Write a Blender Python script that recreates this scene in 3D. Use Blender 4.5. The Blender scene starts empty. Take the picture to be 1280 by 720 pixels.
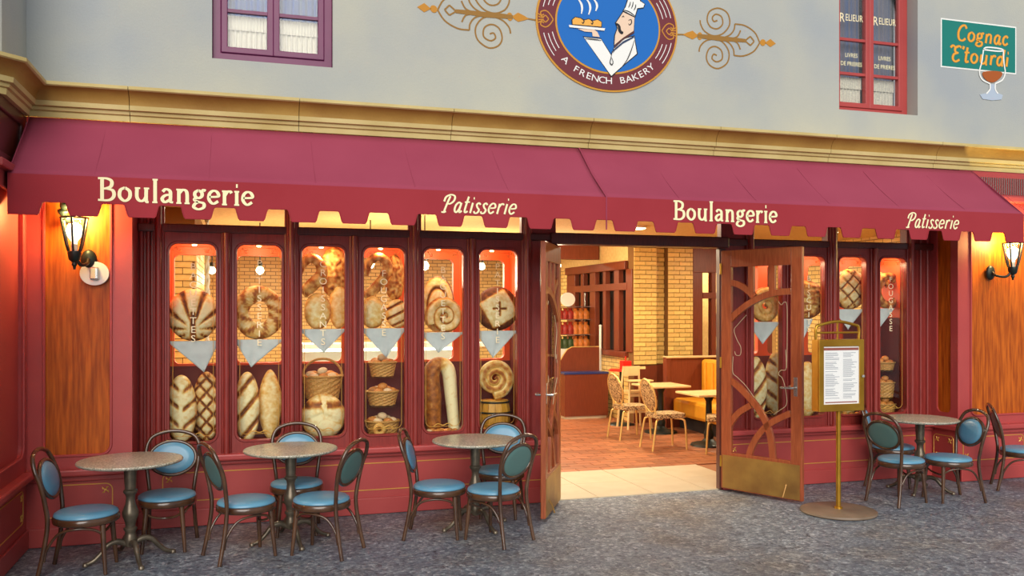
import bpy, bmesh, math, random
from mathutils import Vector, Matrix
from mathutils.geometry import tessellate_polygon
random.seed(7)
S = bpy.context.scene
COL = S.collection
PI = math.pi
R = math.radians
# ------------------------------------------------------------------ camera, sky, exposure
YAW, FPX, HY, CAMZ, CAMY = R(17.0), 1094.0, 386.0, 1.85, -7.96
cam_d = bpy.data.cameras.new('camera'); cam = bpy.data.objects.new('camera', cam_d); COL.objects.link(cam)
cam.location = (0, CAMY, CAMZ); cam.rotation_euler = (R(90), 0, -YAW)
cam_d.sensor_width = 36.0; cam_d.lens = FPX / 1280 * 36.0; cam_d.shift_y = (HY - 360) / 1280
cam_d.clip_end = 200
S.camera = cam
W = bpy.data.worlds.new('sky'); S.world = W; W.use_nodes = True
bg = W.node_tree.nodes['Background']
bg.inputs[0].default_value = (0.90, 0.95, 1.0, 1); bg.inputs[1].default_value = 0.42
front_fill_d = bpy.data.lights.new('sun', 'SUN'); front_fill_d.energy = 2.6; front_fill_d.angle = R(46); front_fill_d.color = (1, .95, .88)  # broad fill added from behind the camera, brightens the shopfront under the awning
sun = bpy.data.objects.new('sun', front_fill_d); COL.objects.link(sun); sun.rotation_euler = (R(64), 0, R(-14))
S.view_settings.view_transform = 'Standard'; S.view_settings.look = 'None'
S.view_settings.gamma = 1.0; S.view_settings.use_curve_mapping = False
S.view_settings.exposure = 0.1

# ------------------------------------------------------------------ placing helpers
sY, cY = math.sin(YAW), math.cos(YAW)
def ray(px, py):
    u = (px - 640) / FPX; return (sY + u * cY, cY - u * sY, (HY - py) / FPX)
def PY(px, py, y):                                   # -> (x, z) on the plane Y = y
    d = ray(px, py); t = (y - CAMY) / d[1]; return (d[0] * t, CAMZ + d[2] * t)
def PX(px, y): return PY(px, HY, y)[0]
def PG(px, py, z):                                   # -> (x, y) at height z
    d = ray(px, py); t = (z - CAMZ) / d[2]; return (d[0] * t, CAMY + d[1] * t)
# ------------------------------------------------------------------ mesh helpers
def crom(p, n=6, closed=False):
    p = [Vector(q) for q in p]; out = []; m = len(p)
    if m < 3 and not closed: return p
    for i in range(m if closed else m - 1):
        if closed: a, b, c, d = p[i - 1], p[i], p[(i + 1) % m], p[(i + 2) % m]
        else: a, b, c, d = p[max(i - 1, 0)], p[i], p[i + 1], p[min(i + 2, m - 1)]
        for k in range(n):
            t = k / n
            out.append(0.5 * (2 * b + (c - a) * t + (2 * a - 5 * b + 4 * c - d) * t * t + (3 * b - a - 3 * c + d) * t ** 3))
    if not closed: out.append(p[-1])
    return out
def XZ(u, v, d): return (u, d, v)
class MB:
    def __init__(s): s.v = []; s.f = []; s.c = None
    def add(s, v, f):
        o = len(s.v); s.v += [tuple(q) for q in v]; s.f += [tuple(i + o for i in q) for q in f]; return s
    def box(s, a, b):
        x0, y0, z0 = a; x1, y1, z1 = b
        return s.add([(x0, y0, z0), (x1, y0, z0), (x1, y1, z0), (x0, y1, z0), (x0, y0, z1), (x1, y0, z1), (x1, y1, z1), (x0, y1, z1)],
                     [(3, 2, 1, 0), (4, 5, 6, 7), (0, 1, 5, 4), (1, 2, 6, 5), (2, 3, 7, 6), (3, 0, 4, 7)])
    def lathe(s, prof, n=24, c=(0, 0, 0), sx=1, sy=1):
        v = []; f = []; m = len(prof)
        for r, z in prof:
            for k in range(n):
                a = 2 * PI * k / n; v.append((c[0] + r * math.cos(a) * sx, c[1] + r * math.sin(a) * sy, c[2] + z))
        for i in range(m - 1):
            for k in range(n):
                k2 = (k + 1) % n; f.append((i * n + k, i * n + k2, (i + 1) * n + k2, (i + 1) * n + k))
        f.append(tuple(range(n))[::-1]); f.append(tuple((m - 1) * n + k for k in range(n)))
        return s.add(v, f)
    def tube(s, path, r, n=8, closed=False, flat=1.0):
        P = [Vector(p) for p in path]; m = len(P); v = []; f = []
        T = []
        for i in range(m):
            a = P[i - 1] if (i > 0 or closed) else P[i]; b = P[(i + 1) % m] if (i < m - 1 or closed) else P[i]
            t = (b - a); T.append(t.normalized() if t.length > 1e-9 else Vector((0, 0, 1)))
        up = Vector((0, 0, 1)) if abs(T[0].z) < .9 else Vector((0, 1, 0))
        N = (up - T[0] * up.dot(T[0])).normalized()
        for i in range(m):
            N = N - T[i] * N.dot(T[i])
            N = N.normalized() if N.length > 1e-6 else T[i].orthogonal().normalized()
            B = T[i].cross(N); rr = r[i] if isinstance(r, (list, tuple)) else r
            for k in range(n):
                a = 2 * PI * k / n; v.append(P[i] + N * math.cos(a) * rr + B * math.sin(a) * rr * flat)
        for i in range(m if closed else m - 1):
            i2 = (i + 1) % m
            for k in range(n):
                k2 = (k + 1) % n; f.append((i * n + k, i * n + k2, i2 * n + k2, i2 * n + k))
        if not closed: f.append(tuple(range(n))[::-1]); f.append(tuple((m - 1) * n + k for k in range(n)))
        return s.add(v, f)
    def plate(s, loops, d0, d1, M=XZ):
        loops = [[(float(p[0]), float(p[1])) for p in l] for l in loops]
        flat = [p for l in loops for p in l]; n = len(flat)
        tr = tessellate_polygon([[Vector((p[0], p[1], 0)) for p in l] for l in loops])
        v = [M(p[0], p[1], d0) for p in flat] + [M(p[0], p[1], d1) for p in flat]
        f = [tuple(t) for t in tr] + [tuple(i + n for i in reversed(t)) for t in tr]
        o = 0
        for l in loops:
            k = len(l)
            for i in range(k):
                a, b = o + i, o + (i + 1) % k; f.append((a, b, b + n, a + n))
            o += k
        return s.add(v, f)
    def ribbon(s, pts, w, d, M=XZ):
        s.nr = getattr(s, 'nr', 0) + 1; d -= .00012 * s.nr
        P = [Vector((p[0], p[1])) for p in pts]; m = len(P); A = []; B = []
        for i in range(m):
            t = P[min(i + 1, m - 1)] - P[max(i - 1, 0)]
            if t.length < 1e-9: t = Vector((1, 0))
            t.normalize(); nn = Vector((-t.y, t.x))
            ww = w(i / (m - 1), t) if callable(w) else w
            A.append(P[i] + nn * ww / 2); B.append(P[i] - nn * ww / 2)
        v = [M(p.x, p.y, d) for p in A] + [M(p.x, p.y, d) for p in B]
        return s.add(v, [(i, i + 1, m + i + 1, m + i) for i in range(m - 1)])
    def mesh(s, name, smooth=False, off=None):
        me = bpy.data.meshes.new(name)
        v = s.v if off is None else [(p[0] - off[0], p[1] - off[1], p[2] - off[2]) for p in s.v]
        me.from_pydata(v, [], s.f)
        bm = bmesh.new(); bm.from_mesh(me); bmesh.ops.recalc_face_normals(bm, faces=bm.faces); bm.to_mesh(me); bm.free()
        if smooth:
            me.polygons.foreach_set('use_smooth', [True] * len(me.polygons))
            if hasattr(me, 'set_sharp_from_angle'): me.set_sharp_from_angle(angle=R(48))
        me.update(); return me
def loc_of(o):
    p = Vector((0, 0, 0))
    while o is not None: p += o.location; o = o.parent
    return p
def ob(name, mb, mat, parent=None, smooth=False, bev=0, kind=None, label=None, local=False):
    """one mesh object; vertices are given in world space unless local"""
    off = None if (parent is None or local) else loc_of(parent)
    me = mb if isinstance(mb, bpy.types.Mesh) else mb.mesh(name, smooth, off)
    o = bpy.data.objects.new(name, me); COL.objects.link(o)
    if mat is not None and not me.materials: me.materials.append(mat)
    if parent is not None: o.parent = parent
    if bev:
        m = o.modifiers.new('bevel', 'BEVEL'); m.width = bev; m.segments = 2; m.limit_method = 'ANGLE'; m.angle_limit = R(40)
        try: m.harden_normals = False
        except Exception: pass
    if kind: o['kind'] = kind
    if label: o['label'] = label
    return o
def thing(name, label, cat, loc=(0, 0, 0), rz=0, group=None):
    o = bpy.data.objects.new(name, None); COL.objects.link(o); o.empty_display_size = .1
    o.location = loc; o.rotation_euler = (0, 0, rz); o['label'] = label; o['category'] = cat
    if group: o['group'] = group
    return o
def tag(o, label, cat, group=None):
    o['label'] = label; o['category'] = cat
    if group: o['group'] = group
    return o
def struct(name, loc=(0, 0, 0), label=None):
    o = bpy.data.objects.new(name, None); COL.objects.link(o); o.location = loc; o['kind'] = 'structure'
    if label: o['label'] = label
    return o
def dup(root, loc, rz, label, group=None):
    r = root.copy(); COL.objects.link(r); r.location = loc; r.rotation_euler = (0, 0, rz); r['label'] = label
    if group: r['group'] = group
    for ch in list(root.children):
        c = ch.copy(); COL.objects.link(c); c.parent = r
        for g in list(ch.children):
            d = g.copy(); COL.objects.link(d); d.parent = c
    return r
def rrect(x0, z0, x1, z1, r, n=6):
    out = []
    for cx, cz, a0 in ((x1 - r, z0 + r, -90), (x1 - r, z1 - r, 0), (x0 + r, z1 - r, 90), (x0 + r, z0 + r, 180)):
        for k in range(n + 1):
            a = R(a0 + 90 * k / n); out.append((cx + r * math.cos(a), cz + r * math.sin(a)))
    return out
def rect(x0, z0, x1, z1): return [(x0, z0), (x1, z0), (x1, z1), (x0, z1)]
def ell(cx, cz, rx, rz, n=40, a0=0, a1=360):
    full = abs(a1 - a0) >= 360
    return [(cx + rx * math.cos(R(a0 + (a1 - a0) * k / (n if full else n - 1))), cz + rz * math.sin(R(a0 + (a1 - a0) * k / (n if full else n - 1)))) for k in range(n)]
def text_mesh(body, size, sx=1.0, spacing=1.0):
    c = bpy.data.curves.new('t', 'FONT'); c.body = body; c.size = size; c.align_x = 'CENTER'; c.align_y = 'CENTER'
    c.resolution_u = 3; c.space_character = spacing
    o = bpy.data.objects.new('t', c); COL.objects.link(o)
    dg = bpy.context.evaluated_depsgraph_get(); e = o.evaluated_get(dg); me = e.to_mesh()
    v = [(p.co.x * sx, p.co.y) for p in me.vertices]; f = [tuple(p.vertices) for p in me.polygons]
    e.to_mesh_clear(); bpy.data.objects.remove(o); bpy.data.curves.remove(c)
    return v, f
_tc = {}
def text(mb, body, size, x, z, d, M=XZ, sx=1.0, rot=0, spacing=1.0):
    k = (body, size, sx, spacing)
    if k not in _tc: _tc[k] = text_mesh(*k)
    v, f = _tc[k]; ca, sa = math.cos(rot), math.sin(rot)
    mb.add([M(x + p[0] * ca - p[1] * sa, z + p[0] * sa + p[1] * ca, d) for p in v], f)
def copyset(n): return '' if n == 0 else '.%03d' % n
# ------------------------------------------------------------------ materials
def lin(c): return tuple(((x / 255) / 12.92 if x / 255 <= .04045 else ((x / 255 + .055) / 1.055) ** 2.4) for x in c)
def mat(name, c1, c2=None, rough=.5, metal=0, scale=8, stretch=(1, 1, 1), bump=0, bscale=None, coat=0, rand=0, detail=4, contrast=(.3, .7), spec=.5):
    m = bpy.data.materials.new(name); m.use_nodes = True; nt = m.node_tree; N = nt.nodes; L = nt.links
    b = N['Principled BSDF']; b.inputs['Roughness'].default_value = rough; b.inputs['Metallic'].default_value = metal
    b.inputs['Coat Weight'].default_value = coat; b.inputs['Coat Roughness'].default_value = .15
    b.inputs['Specular IOR Level'].default_value = spec
    c1 = lin(c1); b.inputs['Base Color'].default_value = (*c1, 1); src = None
    if c2 or bump:
        tc = N.new('ShaderNodeTexCoord'); mp = N.new('ShaderNodeMapping'); mp.inputs['Scale'].default_value = stretch
        L.new(tc.outputs['Object'], mp.inputs[0])
    if c2:
        c2 = lin(c2); nz = N.new('ShaderNodeTexNoise'); nz.inputs['Scale'].default_value = scale; nz.inputs['Detail'].default_value = detail
        L.new(mp.outputs[0], nz.inputs['Vector'])
        rp = N.new('ShaderNodeValToRGB'); rp.color_ramp.elements[0].position = contrast[0]; rp.color_ramp.elements[1].position = contrast[1]
        rp.color_ramp.elements[0].color = (*c1, 1); rp.color_ramp.elements[1].color = (*c2, 1)
        L.new(nz.outputs['Fac'], rp.inputs[0]); src = rp.outputs[0]
    if rand:
        oi = N.new('ShaderNodeObjectInfo'); hs = N.new('ShaderNodeHueSaturation'); mr = N.new('ShaderNodeMapRange')
        mr.inputs['To Min'].default_value = 1 - rand; mr.inputs['To Max'].default_value = 1 + rand
        L.new(oi.outputs['Random'], mr.inputs[0]); L.new(mr.outputs[0], hs.inputs['Value'])
        if src is not None: L.new(src, hs.inputs['Color'])
        else: hs.inputs['Color'].default_value = (*c1, 1)
        src = hs.outputs[0]
    if src is not None: L.new(src, b.inputs['Base Color'])
    if bump:
        n2 = N.new('ShaderNodeTexNoise'); n2.inputs['Scale'].default_value = bscale or scale * 3; n2.inputs['Detail'].default_value = 5
        L.new(mp.outputs[0], n2.inputs['Vector'])
        bp = N.new('ShaderNodeBump'); bp.inputs['Strength'].default_value = bump; bp.inputs['Distance'].default_value = .02
        L.new(n2.outputs['Fac'], bp.inputs['Height']); L.new(bp.outputs[0], b.inputs['Normal'])
    return m
def emit(name, c, s):
    m = bpy.data.materials.new(name); m.use_nodes = True; b = m.node_tree.nodes['Principled BSDF']
    b.inputs['Base Color'].default_value = (.8, .8, .8, 1); b.inputs['Emission Color'].default_value = (*lin(c), 1); b.inputs['Emission Strength'].default_value = s
    return m
def glass(name, tint=(1, 1, 1), rough=.02, ior=1.45, k=1.0):
    m = bpy.data.materials.new(name); m.use_nodes = True; nt = m.node_tree; N = nt.nodes; L = nt.links
    N.remove(N['Principled BSDF']); o = N['Material Output']
    t = N.new('ShaderNodeBsdfTransparent'); t.inputs[0].default_value = (*tint, 1)
    g = N.new('ShaderNodeBsdfGlossy'); g.inputs['Roughness'].default_value = rough
    fr = N.new('ShaderNodeFresnel'); fr.inputs[0].default_value = ior; mx = N.new('ShaderNodeMixShader')
    ml = N.new('ShaderNodeMath'); ml.operation = 'MULTIPLY'; ml.inputs[1].default_value = k
    L.new(fr.outputs[0], ml.inputs[0]); L.new(ml.outputs[0], mx.inputs[0]); L.new(t.outputs[0], mx.inputs[1]); L.new(g.outputs[0], mx.inputs[2]); L.new(mx.outputs[0], o.inputs[0])
    return m
def brickmat(name, c1, c2, mortar, bw=.2, bh=.072, vert=False, rough=.45):
    m = bpy.data.materials.new(name); m.use_nodes = True; nt = m.node_tree; N = nt.nodes; L = nt.links; b = N['Principled BSDF']
    tc = N.new('ShaderNodeTexCoord'); sp = N.new('ShaderNodeSeparateXYZ'); cb = N.new('ShaderNodeCombineXYZ'); ad = N.new('ShaderNodeMath')
    L.new(tc.outputs['Object'], sp.inputs[0]); L.new(sp.outputs[0], ad.inputs[0]); L.new(sp.outputs[1], ad.inputs[1])
    L.new(ad.outputs[0], cb.inputs[0]); L.new(sp.outputs[2], cb.inputs[1])
    t = N.new('ShaderNodeTexBrick'); t.inputs['Scale'].default_value = 1; t.inputs['Brick Width'].default_value = bw; t.inputs['Row Height'].default_value = bh
    t.inputs['Mortar Size'].default_value = .006; t.inputs['Color1'].default_value = (*lin(c1), 1); t.inputs['Color2'].default_value = (*lin(c2), 1); t.inputs['Mortar'].default_value = (*lin(mortar), 1)
    L.new(cb.outputs[0], t.inputs['Vector']); L.new(t.outputs['Color'], b.inputs['Base Color']); b.inputs['Roughness'].default_value = rough
    bp = N.new('ShaderNodeBump'); bp.invert = True; bp.inputs['Strength'].default_value = .5; bp.inputs['Distance'].default_value = .01
    L.new(t.outputs['Fac'], bp.inputs['Height']); L.new(bp.outputs[0], b.inputs['Normal'])
    return m
M_ = {}
M_['stucco'] = mat('stucco', (192, 190, 172), (162, 168, 172), rough=.85, scale=.8, bump=.15, bscale=60, detail=6)
M_['cream'] = mat('cornice_cream', (212, 194, 134), (192, 170, 106), rough=.7, scale=2.5, bump=.1, bscale=40)
M_['gold_paint'] = mat('cornice_gold', (176, 138, 62), (150, 110, 44), rough=.6, scale=2.2, bump=.1, bscale=40)
M_['red'] = mat('red_paint', (182, 74, 70), (172, 66, 66), rough=.4, scale=3, bump=.04, bscale=50)
M_['redwood'] = mat('red_stained_wood', (146, 52, 46), (126, 42, 38), rough=.36, scale=12, stretch=(5, 5, .6))
M_['mahog'] = mat('mahogany_part_shade', (92, 38, 30), (70, 26, 22), rough=.35, scale=14, stretch=(6, 6, .6), coat=.2)  # dark timber, with some of the shade above the windows put into the colour
M_['panelwood'] = mat('panel_wood', (206, 104, 24), (150, 64, 10), rough=.45, scale=6, stretch=(7, 7, .55), coat=0, spec=.3, detail=8, contrast=(.32, .68))
M_['doorwood'] = mat('door_wood', (172, 90, 52), (142, 66, 36), rough=.4, scale=10, stretch=(7, 7, .6), coat=.1)
M_['awning'] = mat('awning_cloth_skylit', (162, 70, 92), (154, 64, 86), rough=.85, scale=1.5, bump=.12, bscale=220, spec=.2)  # canopy: pinker, blue sky light on the slope painted into the colour
M_['valance'] = mat('awning_cloth_off_sky', (164, 56, 64), (156, 50, 58), rough=.85, scale=1.5, bump=.12, bscale=220, spec=.2)  # same cloth on the upright face, painted redder, without the slope's sky light
M_['letter'] = mat('cream_lettering', (250, 240, 190), rough=.6)
M_['gilt'] = mat('gilt', (226, 176, 84), rough=.4, metal=.3)
M_['gilt_text'] = mat('gilt_glass_lettering', (255, 240, 196), rough=.5)
M_['brass'] = mat('brass', (196, 150, 52), (170, 122, 36), rough=.32, metal=.75, scale=5)
M_['brassd'] = mat('dull_brass', (186, 146, 74), (150, 110, 60), rough=.42, metal=.5, scale=4)
M_['chair'] = mat('bentwood', (92, 62, 40), (62, 38, 24), rough=.22, scale=10, coat=.6)
M_['blue'] = mat('blue_vinyl', (104, 162, 190), (90, 146, 178), rough=.33, scale=6, coat=.15, bump=.03, bscale=120)
M_['pad_back'] = mat('green_vinyl', (88, 122, 118), rough=.45)
M_['granite'] = mat('granite', (216, 212, 192), (138, 132, 114), rough=.3, scale=95, detail=8, contrast=(.35, .6), coat=.1)
M_['iron'] = mat('cast_iron', (128, 116, 98), (88, 78, 66), rough=.35, metal=.6, scale=12)
M_['black'] = mat('black_metal', (34, 42, 38), rough=.4, metal=.3)
M_['white'] = mat('white_plastic', (236, 236, 226), rough=.45)
M_['linen'] = mat('white_linen', (198, 208, 202), (182, 192, 188), rough=.9, scale=12)
M_['lace'] = mat('lace', (240, 236, 216), (204, 202, 190), rough=.9, scale=70, stretch=(1, 1, 1))
M_['curtain'] = mat('curtain_sky_reflection', (58, 102, 176), (120, 134, 152), rough=.9, scale=9, stretch=(5, 1, .03), detail=2)  # left curtain: blue streaks paint the sky reflected in the panes
M_['curtain_grey'] = mat('grey_curtain', (84, 108, 152), (136, 124, 122), rough=.9, scale=9, stretch=(5, 1, .03), detail=2)
M_['frame_purple'] = mat('window_paint', (120, 50, 92), (108, 42, 84), rough=.4, scale=3)
M_['orange'] = mat('orange_paint', (226, 92, 36), rough=.5)
M_['glass'] = glass('window_glass', k=.22)
M_['skyglass'] = glass('upper_window_glass', k=1.0)
M_['lampglass'] = glass('lamp_glass', (1, .97, .9), k=.35)
M_['bulb'] = emit('bulb', (255, 244, 214), 3.2)
M_['bulbw'] = emit('warm_bulb', (255, 226, 160), 9)
M_['brick'] = mat('yellow_brick', (236, 204, 124), (220, 182, 100), rough=.4, scale=3, rand=.13, bump=.08, bscale=60)
M_['mortar'] = mat('mortar', (120, 82, 36), rough=.9)
M_['brickfar'] = brickmat('far_brick', (240, 208, 134), (226, 188, 110), (140, 100, 52))
M_['ceil'] = mat('plaster_ceiling', (224, 190, 124), (206, 170, 104), rough=.9, scale=20)
M_['terra'] = mat('terracotta', (168, 104, 66), (136, 86, 62), rough=.4, scale=5, rand=.22)
M_['tan'] = mat('tan_tile', (196, 184, 158), (186, 172, 144), rough=.4, scale=4, rand=.04)
M_['grout'] = mat('grout', (150, 100, 64), rough=.9)
M_['counter'] = mat('counter_wood', (124, 58, 34), (104, 44, 24), rough=.4, scale=12, stretch=(8, 8, .5))
M_['bluetop'] = mat('blue_laminate', (40, 56, 112), rough=.3)
M_['mustard'] = mat('mustard_vinyl', (222, 158, 40), (206, 142, 30), rough=.45, scale=4)
M_['tweed'] = mat('patterned_fabric', (206, 176, 124), (96, 66, 38), rough=.9, scale=46, detail=2, contrast=(.4, .6))
M_['goldleg'] = mat('gold_tube', (226, 196, 118), rough=.28, metal=.6)
M_['laminate'] = mat('table_laminate', (226, 198, 142), (214, 182, 126), rough=.35, scale=7)
M_['wicker'] = mat('wicker', (206, 160, 84), (150, 104, 44), rough=.7, scale=60, stretch=(1, 1, 3))
M_['roll'] = mat('roll_crust', (214, 152, 72), (170, 96, 36), rough=.6, scale=14, rand=.25)
M_['rollp'] = mat('pale_roll', (226, 206, 164), (200, 168, 116), rough=.7, scale=14, rand=.12)
M_['barrelw'] = mat('barrel_wood', (214, 164, 62), (180, 126, 40), rough=.45, scale=8, stretch=(6, 6, .5))
M_['paper'] = mat('paper', (240, 240, 238), rough=.7)
M_['ink'] = mat('grey_ink', (150, 156, 166), rough=.8)
M_['redpl'] = mat('red_plastic', (214, 34, 24), rough=.35)
M_['darkwood'] = mat('dark_stand_base', (138, 118, 98), (112, 94, 78), rough=.5, scale=5)
M_['shelfback'] = mat('display_back', (104, 40, 36), rough=.6)
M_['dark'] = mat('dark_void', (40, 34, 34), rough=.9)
M_['steel'] = mat('steel', (200, 200, 196), rough=.25, metal=.9)
M_['etch'] = mat('etched_line', (206, 186, 150), rough=.8)
def paint(name, c): return mat('paint_' + name, c, rough=.7)
def breadmat():
    m = bpy.data.materials.new('bread'); m.use_nodes = True; nt = m.node_tree; N = nt.nodes; L = nt.links; b = N['Principled BSDF']
    at = N.new('ShaderNodeAttribute'); at.attribute_name = 'crust'; tc = N.new('ShaderNodeTexCoord')
    nz = N.new('ShaderNodeTexNoise'); nz.inputs['Scale'].default_value = 22; nz.inputs['Detail'].default_value = 6; L.new(tc.outputs['Object'], nz.inputs['Vector'])
    ma = N.new('ShaderNodeMath'); ma.operation = 'MULTIPLY_ADD'; ma.inputs[1].default_value = 1.0; ma.inputs[2].default_value = -.5
    L.new(nz.outputs['Fac'], ma.inputs[0]); ad = N.new('ShaderNodeMath'); L.new(ma.outputs[0], ad.inputs[0]); L.new(at.outputs['Fac'], ad.inputs[1])
    rp = N.new('ShaderNodeValToRGB'); e = rp.color_ramp.elements
    e[0].position = 0; e[0].color = (*lin((236, 228, 174)), 1); e[1].position = 1; e[1].color = (*lin((94, 46, 10)), 1)
    x = e.new(.35); x.color = (*lin((216, 178, 92)), 1); x = e.new(.65); x.color = (*lin((166, 98, 26)), 1)
    L.new(ad.outputs[0], rp.inputs[0]); L.new(rp.outputs[0], b.inputs['Base Color']); b.inputs['Roughness'].default_value = .65
    bp = N.new('ShaderNodeBump'); bp.inputs['Strength'].default_value = .3; bp.inputs['Distance'].default_value = .01; L.new(nz.outputs['Fac'], bp.inputs['Height']); L.new(bp.outputs[0], b.inputs['Normal'])
    return m
M_['bread'] = breadmat()
def groundmat():
    m = bpy.data.materials.new('paving'); m.use_nodes = True; nt = m.node_tree; N = nt.nodes; L = nt.links; b = N['Principled BSDF']
    tc = N.new('ShaderNodeTexCoord')
    def noise(s, d=6, rgh=.6):
        n = N.new('ShaderNodeTexNoise'); n.inputs['Scale'].default_value = s; n.inputs['Detail'].default_value = d; n.inputs['Roughness'].default_value = rgh
        L.new(tc.outputs['Object'], n.inputs['Vector']); return n
    def ramp(src, cols):
        r = N.new('ShaderNodeValToRGB'); e = r.color_ramp.elements; e[0].position, e[1].position = cols[0][0], cols[-1][0]
        e[0].color = (*lin(cols[0][1]), 1); e[1].color = (*lin(cols[-1][1]), 1)
        for p, c in cols[1:-1]: q = e.new(p); q.color = (*lin(c), 1)
        L.new(src, r.inputs[0]); return r.outputs[0]
    vo = N.new('ShaderNodeTexVoronoi'); vo.inputs['Scale'].default_value = 24; vo.feature = 'F1'
    wn = noise(6, 4, .6); av = N.new('ShaderNodeVectorMath'); av.operation = 'MULTIPLY_ADD'; av.inputs[1].default_value = (.35, .35, .35)
    L.new(wn.outputs['Color'], av.inputs[0]); L.new(tc.outputs['Object'], av.inputs[2]); L.new(av.outputs[0], vo.inputs['Vector'])
    n3 = noise(24, 9, .82); mm = N.new('ShaderNodeMath'); mm.operation = 'MULTIPLY_ADD'; mm.inputs[1].default_value = .22; L.new(vo.outputs['Color'], mm.inputs[0])
    m2 = N.new('ShaderNodeMath'); m2.operation = 'SUBTRACT'; m2.inputs[1].default_value = .11; L.new(n3.outputs['Fac'], m2.inputs[0]); L.new(m2.outputs[0], mm.inputs[2])
    fine = ramp(mm.outputs[0], [(.32, (46, 54, 68)), (.44, (110, 121, 136)), (.56, (144, 156, 168)), (.68, (222, 232, 238))])
    brown = ramp(mm.outputs[0], [(.32, (66, 54, 46)), (.45, (114, 102, 88)), (.57, (148, 134, 114)), (.7, (214, 204, 180))])
    patch = ramp(noise(.75, 5, .6).outputs['Fac'], [(.5, (0, 0, 0)), (.66, (200, 200, 200))])
    mx = N.new('ShaderNodeMix'); mx.data_type = 'RGBA'; L.new(patch, mx.inputs[0]); L.new(fine, mx.inputs[6]); L.new(brown, mx.inputs[7])
    L.new(mx.outputs[2], b.inputs['Base Color']); b.inputs['Roughness'].default_value = .38
    n1 = noise(19, 9, .8); bp = N.new('ShaderNodeBump'); bp.inputs['Strength'].default_value = 1; bp.inputs['Distance'].default_value = .03
    L.new(n1.outputs['Fac'], bp.inputs['Height']); L.new(bp.outputs[0], b.inputs['Normal'])
    return m
M_['ground'] = groundmat()

# ================================================================== STRUCTURE
YP = -.40                                            # plane of the pilasters and the upper wall
XL, XR = -1.61, 9.6
# ---- paving: gently uneven stone
g = MB(); nx, ny = 150, 90; gx0, gx1, gy0, gy1 = -7.0, 13.0, -9.0, -.0
from mathutils import noise as mnoise
for j in range(ny + 1):
    for i in range(nx + 1):
        x = gx0 + (gx1 - gx0) * i / nx; y = gy0 + (gy1 - gy0) * j / ny
        z = -.004 + .004 * mnoise.noise(Vector((x * 3.1, y * 3.1, 0))) if y < -.5 else -.004
        g.v.append((x, y, z))
for j in range(ny):
    for i in range(nx):
        a = j * (nx + 1) + i; g.f.append((a, a + 1, a + nx + 2, a + nx + 1))
ob('floor', g, M_['ground'], kind='structure', smooth=True, label='grey and brown stamped stone paving in front of the shop')
# ---- interior shell
fi = struct('floor.001', (4, 3, 0), 'interior floor of tan threshold tiles and terracotta tiles')
ob('floor_bed', MB().box((-1.6, 0.0, -.06), (9.6, 10.2, -.008)), M_['grout'], fi)
def tile_mesh(w, h, d, name, m):
    me = MB().box((-w / 2, -h / 2, -d), (w / 2, h / 2, 0)).mesh(name); me.materials.append(m); return me
tme = tile_mesh(.292, .142, .012, 'terracotta_tile', M_['terra'])
n = 0; far = MB(); row = 0; y = 1.34
while y < 8:
    x = -1.3 + (.15 if row % 2 else 0)
    while x < 9.3:
        Yr = y + 7.96; lo, hi = .335 * Yr, .605 * Yr
        if True:
            if n < 290 and y < 4.6 and lo < x + .15 and x - .15 < hi:
                o = bpy.data.objects.new('tile', tme); COL.objects.link(o); o.parent = fi; o.location = (x - 4, y + .075 - 3, .003 + random.uniform(-.001, .001)); n += 1
            else: far.box((x - .146, y + .004, -.01), (x + .146, y + .146, .003))
        x += .3
    y += .15; row += 1
ob('far_tiles', far, M_['terra'], fi, kind='stuff')
tan = tile_mesh(.592, .662, .012, 'threshold_tile', M_['tan'])
for i in range(4):
    for j in range(2):
        o = bpy.data.objects.new('threshold_tile', tan); COL.objects.link(o); o.parent = fi; o.location = (3.02 - 4 + i * .6, .335 + j * .667 - 3, .004)
ob('ceiling', MB().box((-1.6, .05, 3.0), (9.6, 10.2, 3.1)), M_['ceil'], kind='structure', label='warm tan plaster ceiling inside the shop')
ob('wall_back', MB().box((-1.6, 10.2, -.06), (9.6, 10.35, 3.1)), M_['brickfar'], kind='structure', label='yellow brick wall at the back of the shop')
ob('wall_right', MB().box((9.6, .1, -.06), (9.75, 10.2, 3.1)), M_['brickfar'], kind='structure', label='yellow brick side wall inside the shop')
ob('wall_left.001', MB().box((-1.75, .1, -.06), (-1.6, 10.2, 3.1)), M_['brickfar'], kind='structure', label='yellow brick side wall inside the shop on the left')
BR = MB().box((0, 0, 0), (1, 1, 1)).mesh('brick'); BR.materials.append(M_['brick'])
def bricks(parent, org, U, Nn, w, z0, z1, bl=.195, bh=.064, gap=.009, dep=.02):
    """running bond of brick objects; U along the wall, Nn outward"""
    off = loc_of(parent); row = 0; z = z0; U = Vector(U); Nn = Vector(Nn)
    ang = math.atan2(U.y, U.x)
    while z + bh <= z1 + 1e-6:
        u = 0 if row % 2 == 0 else -(bl + gap) / 2
        while u < w - 1e-6:
            a, b = max(u, 0), min(u + bl, w)
            if b - a > .02:
                o = bpy.data.objects.new('brick', BR); COL.objects.link(o); o.parent = parent
                p = Vector(org) + U * a + Nn * (dep + random.uniform(-.002, .003)); o.location = (p.x - off.x, p.y - off.y, z - off.z)
                o.rotation_euler = (0, 0, ang); o.scale = (b - a, dep, bh)
            u += bl + gap
        z += bh + gap; row += 1
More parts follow.
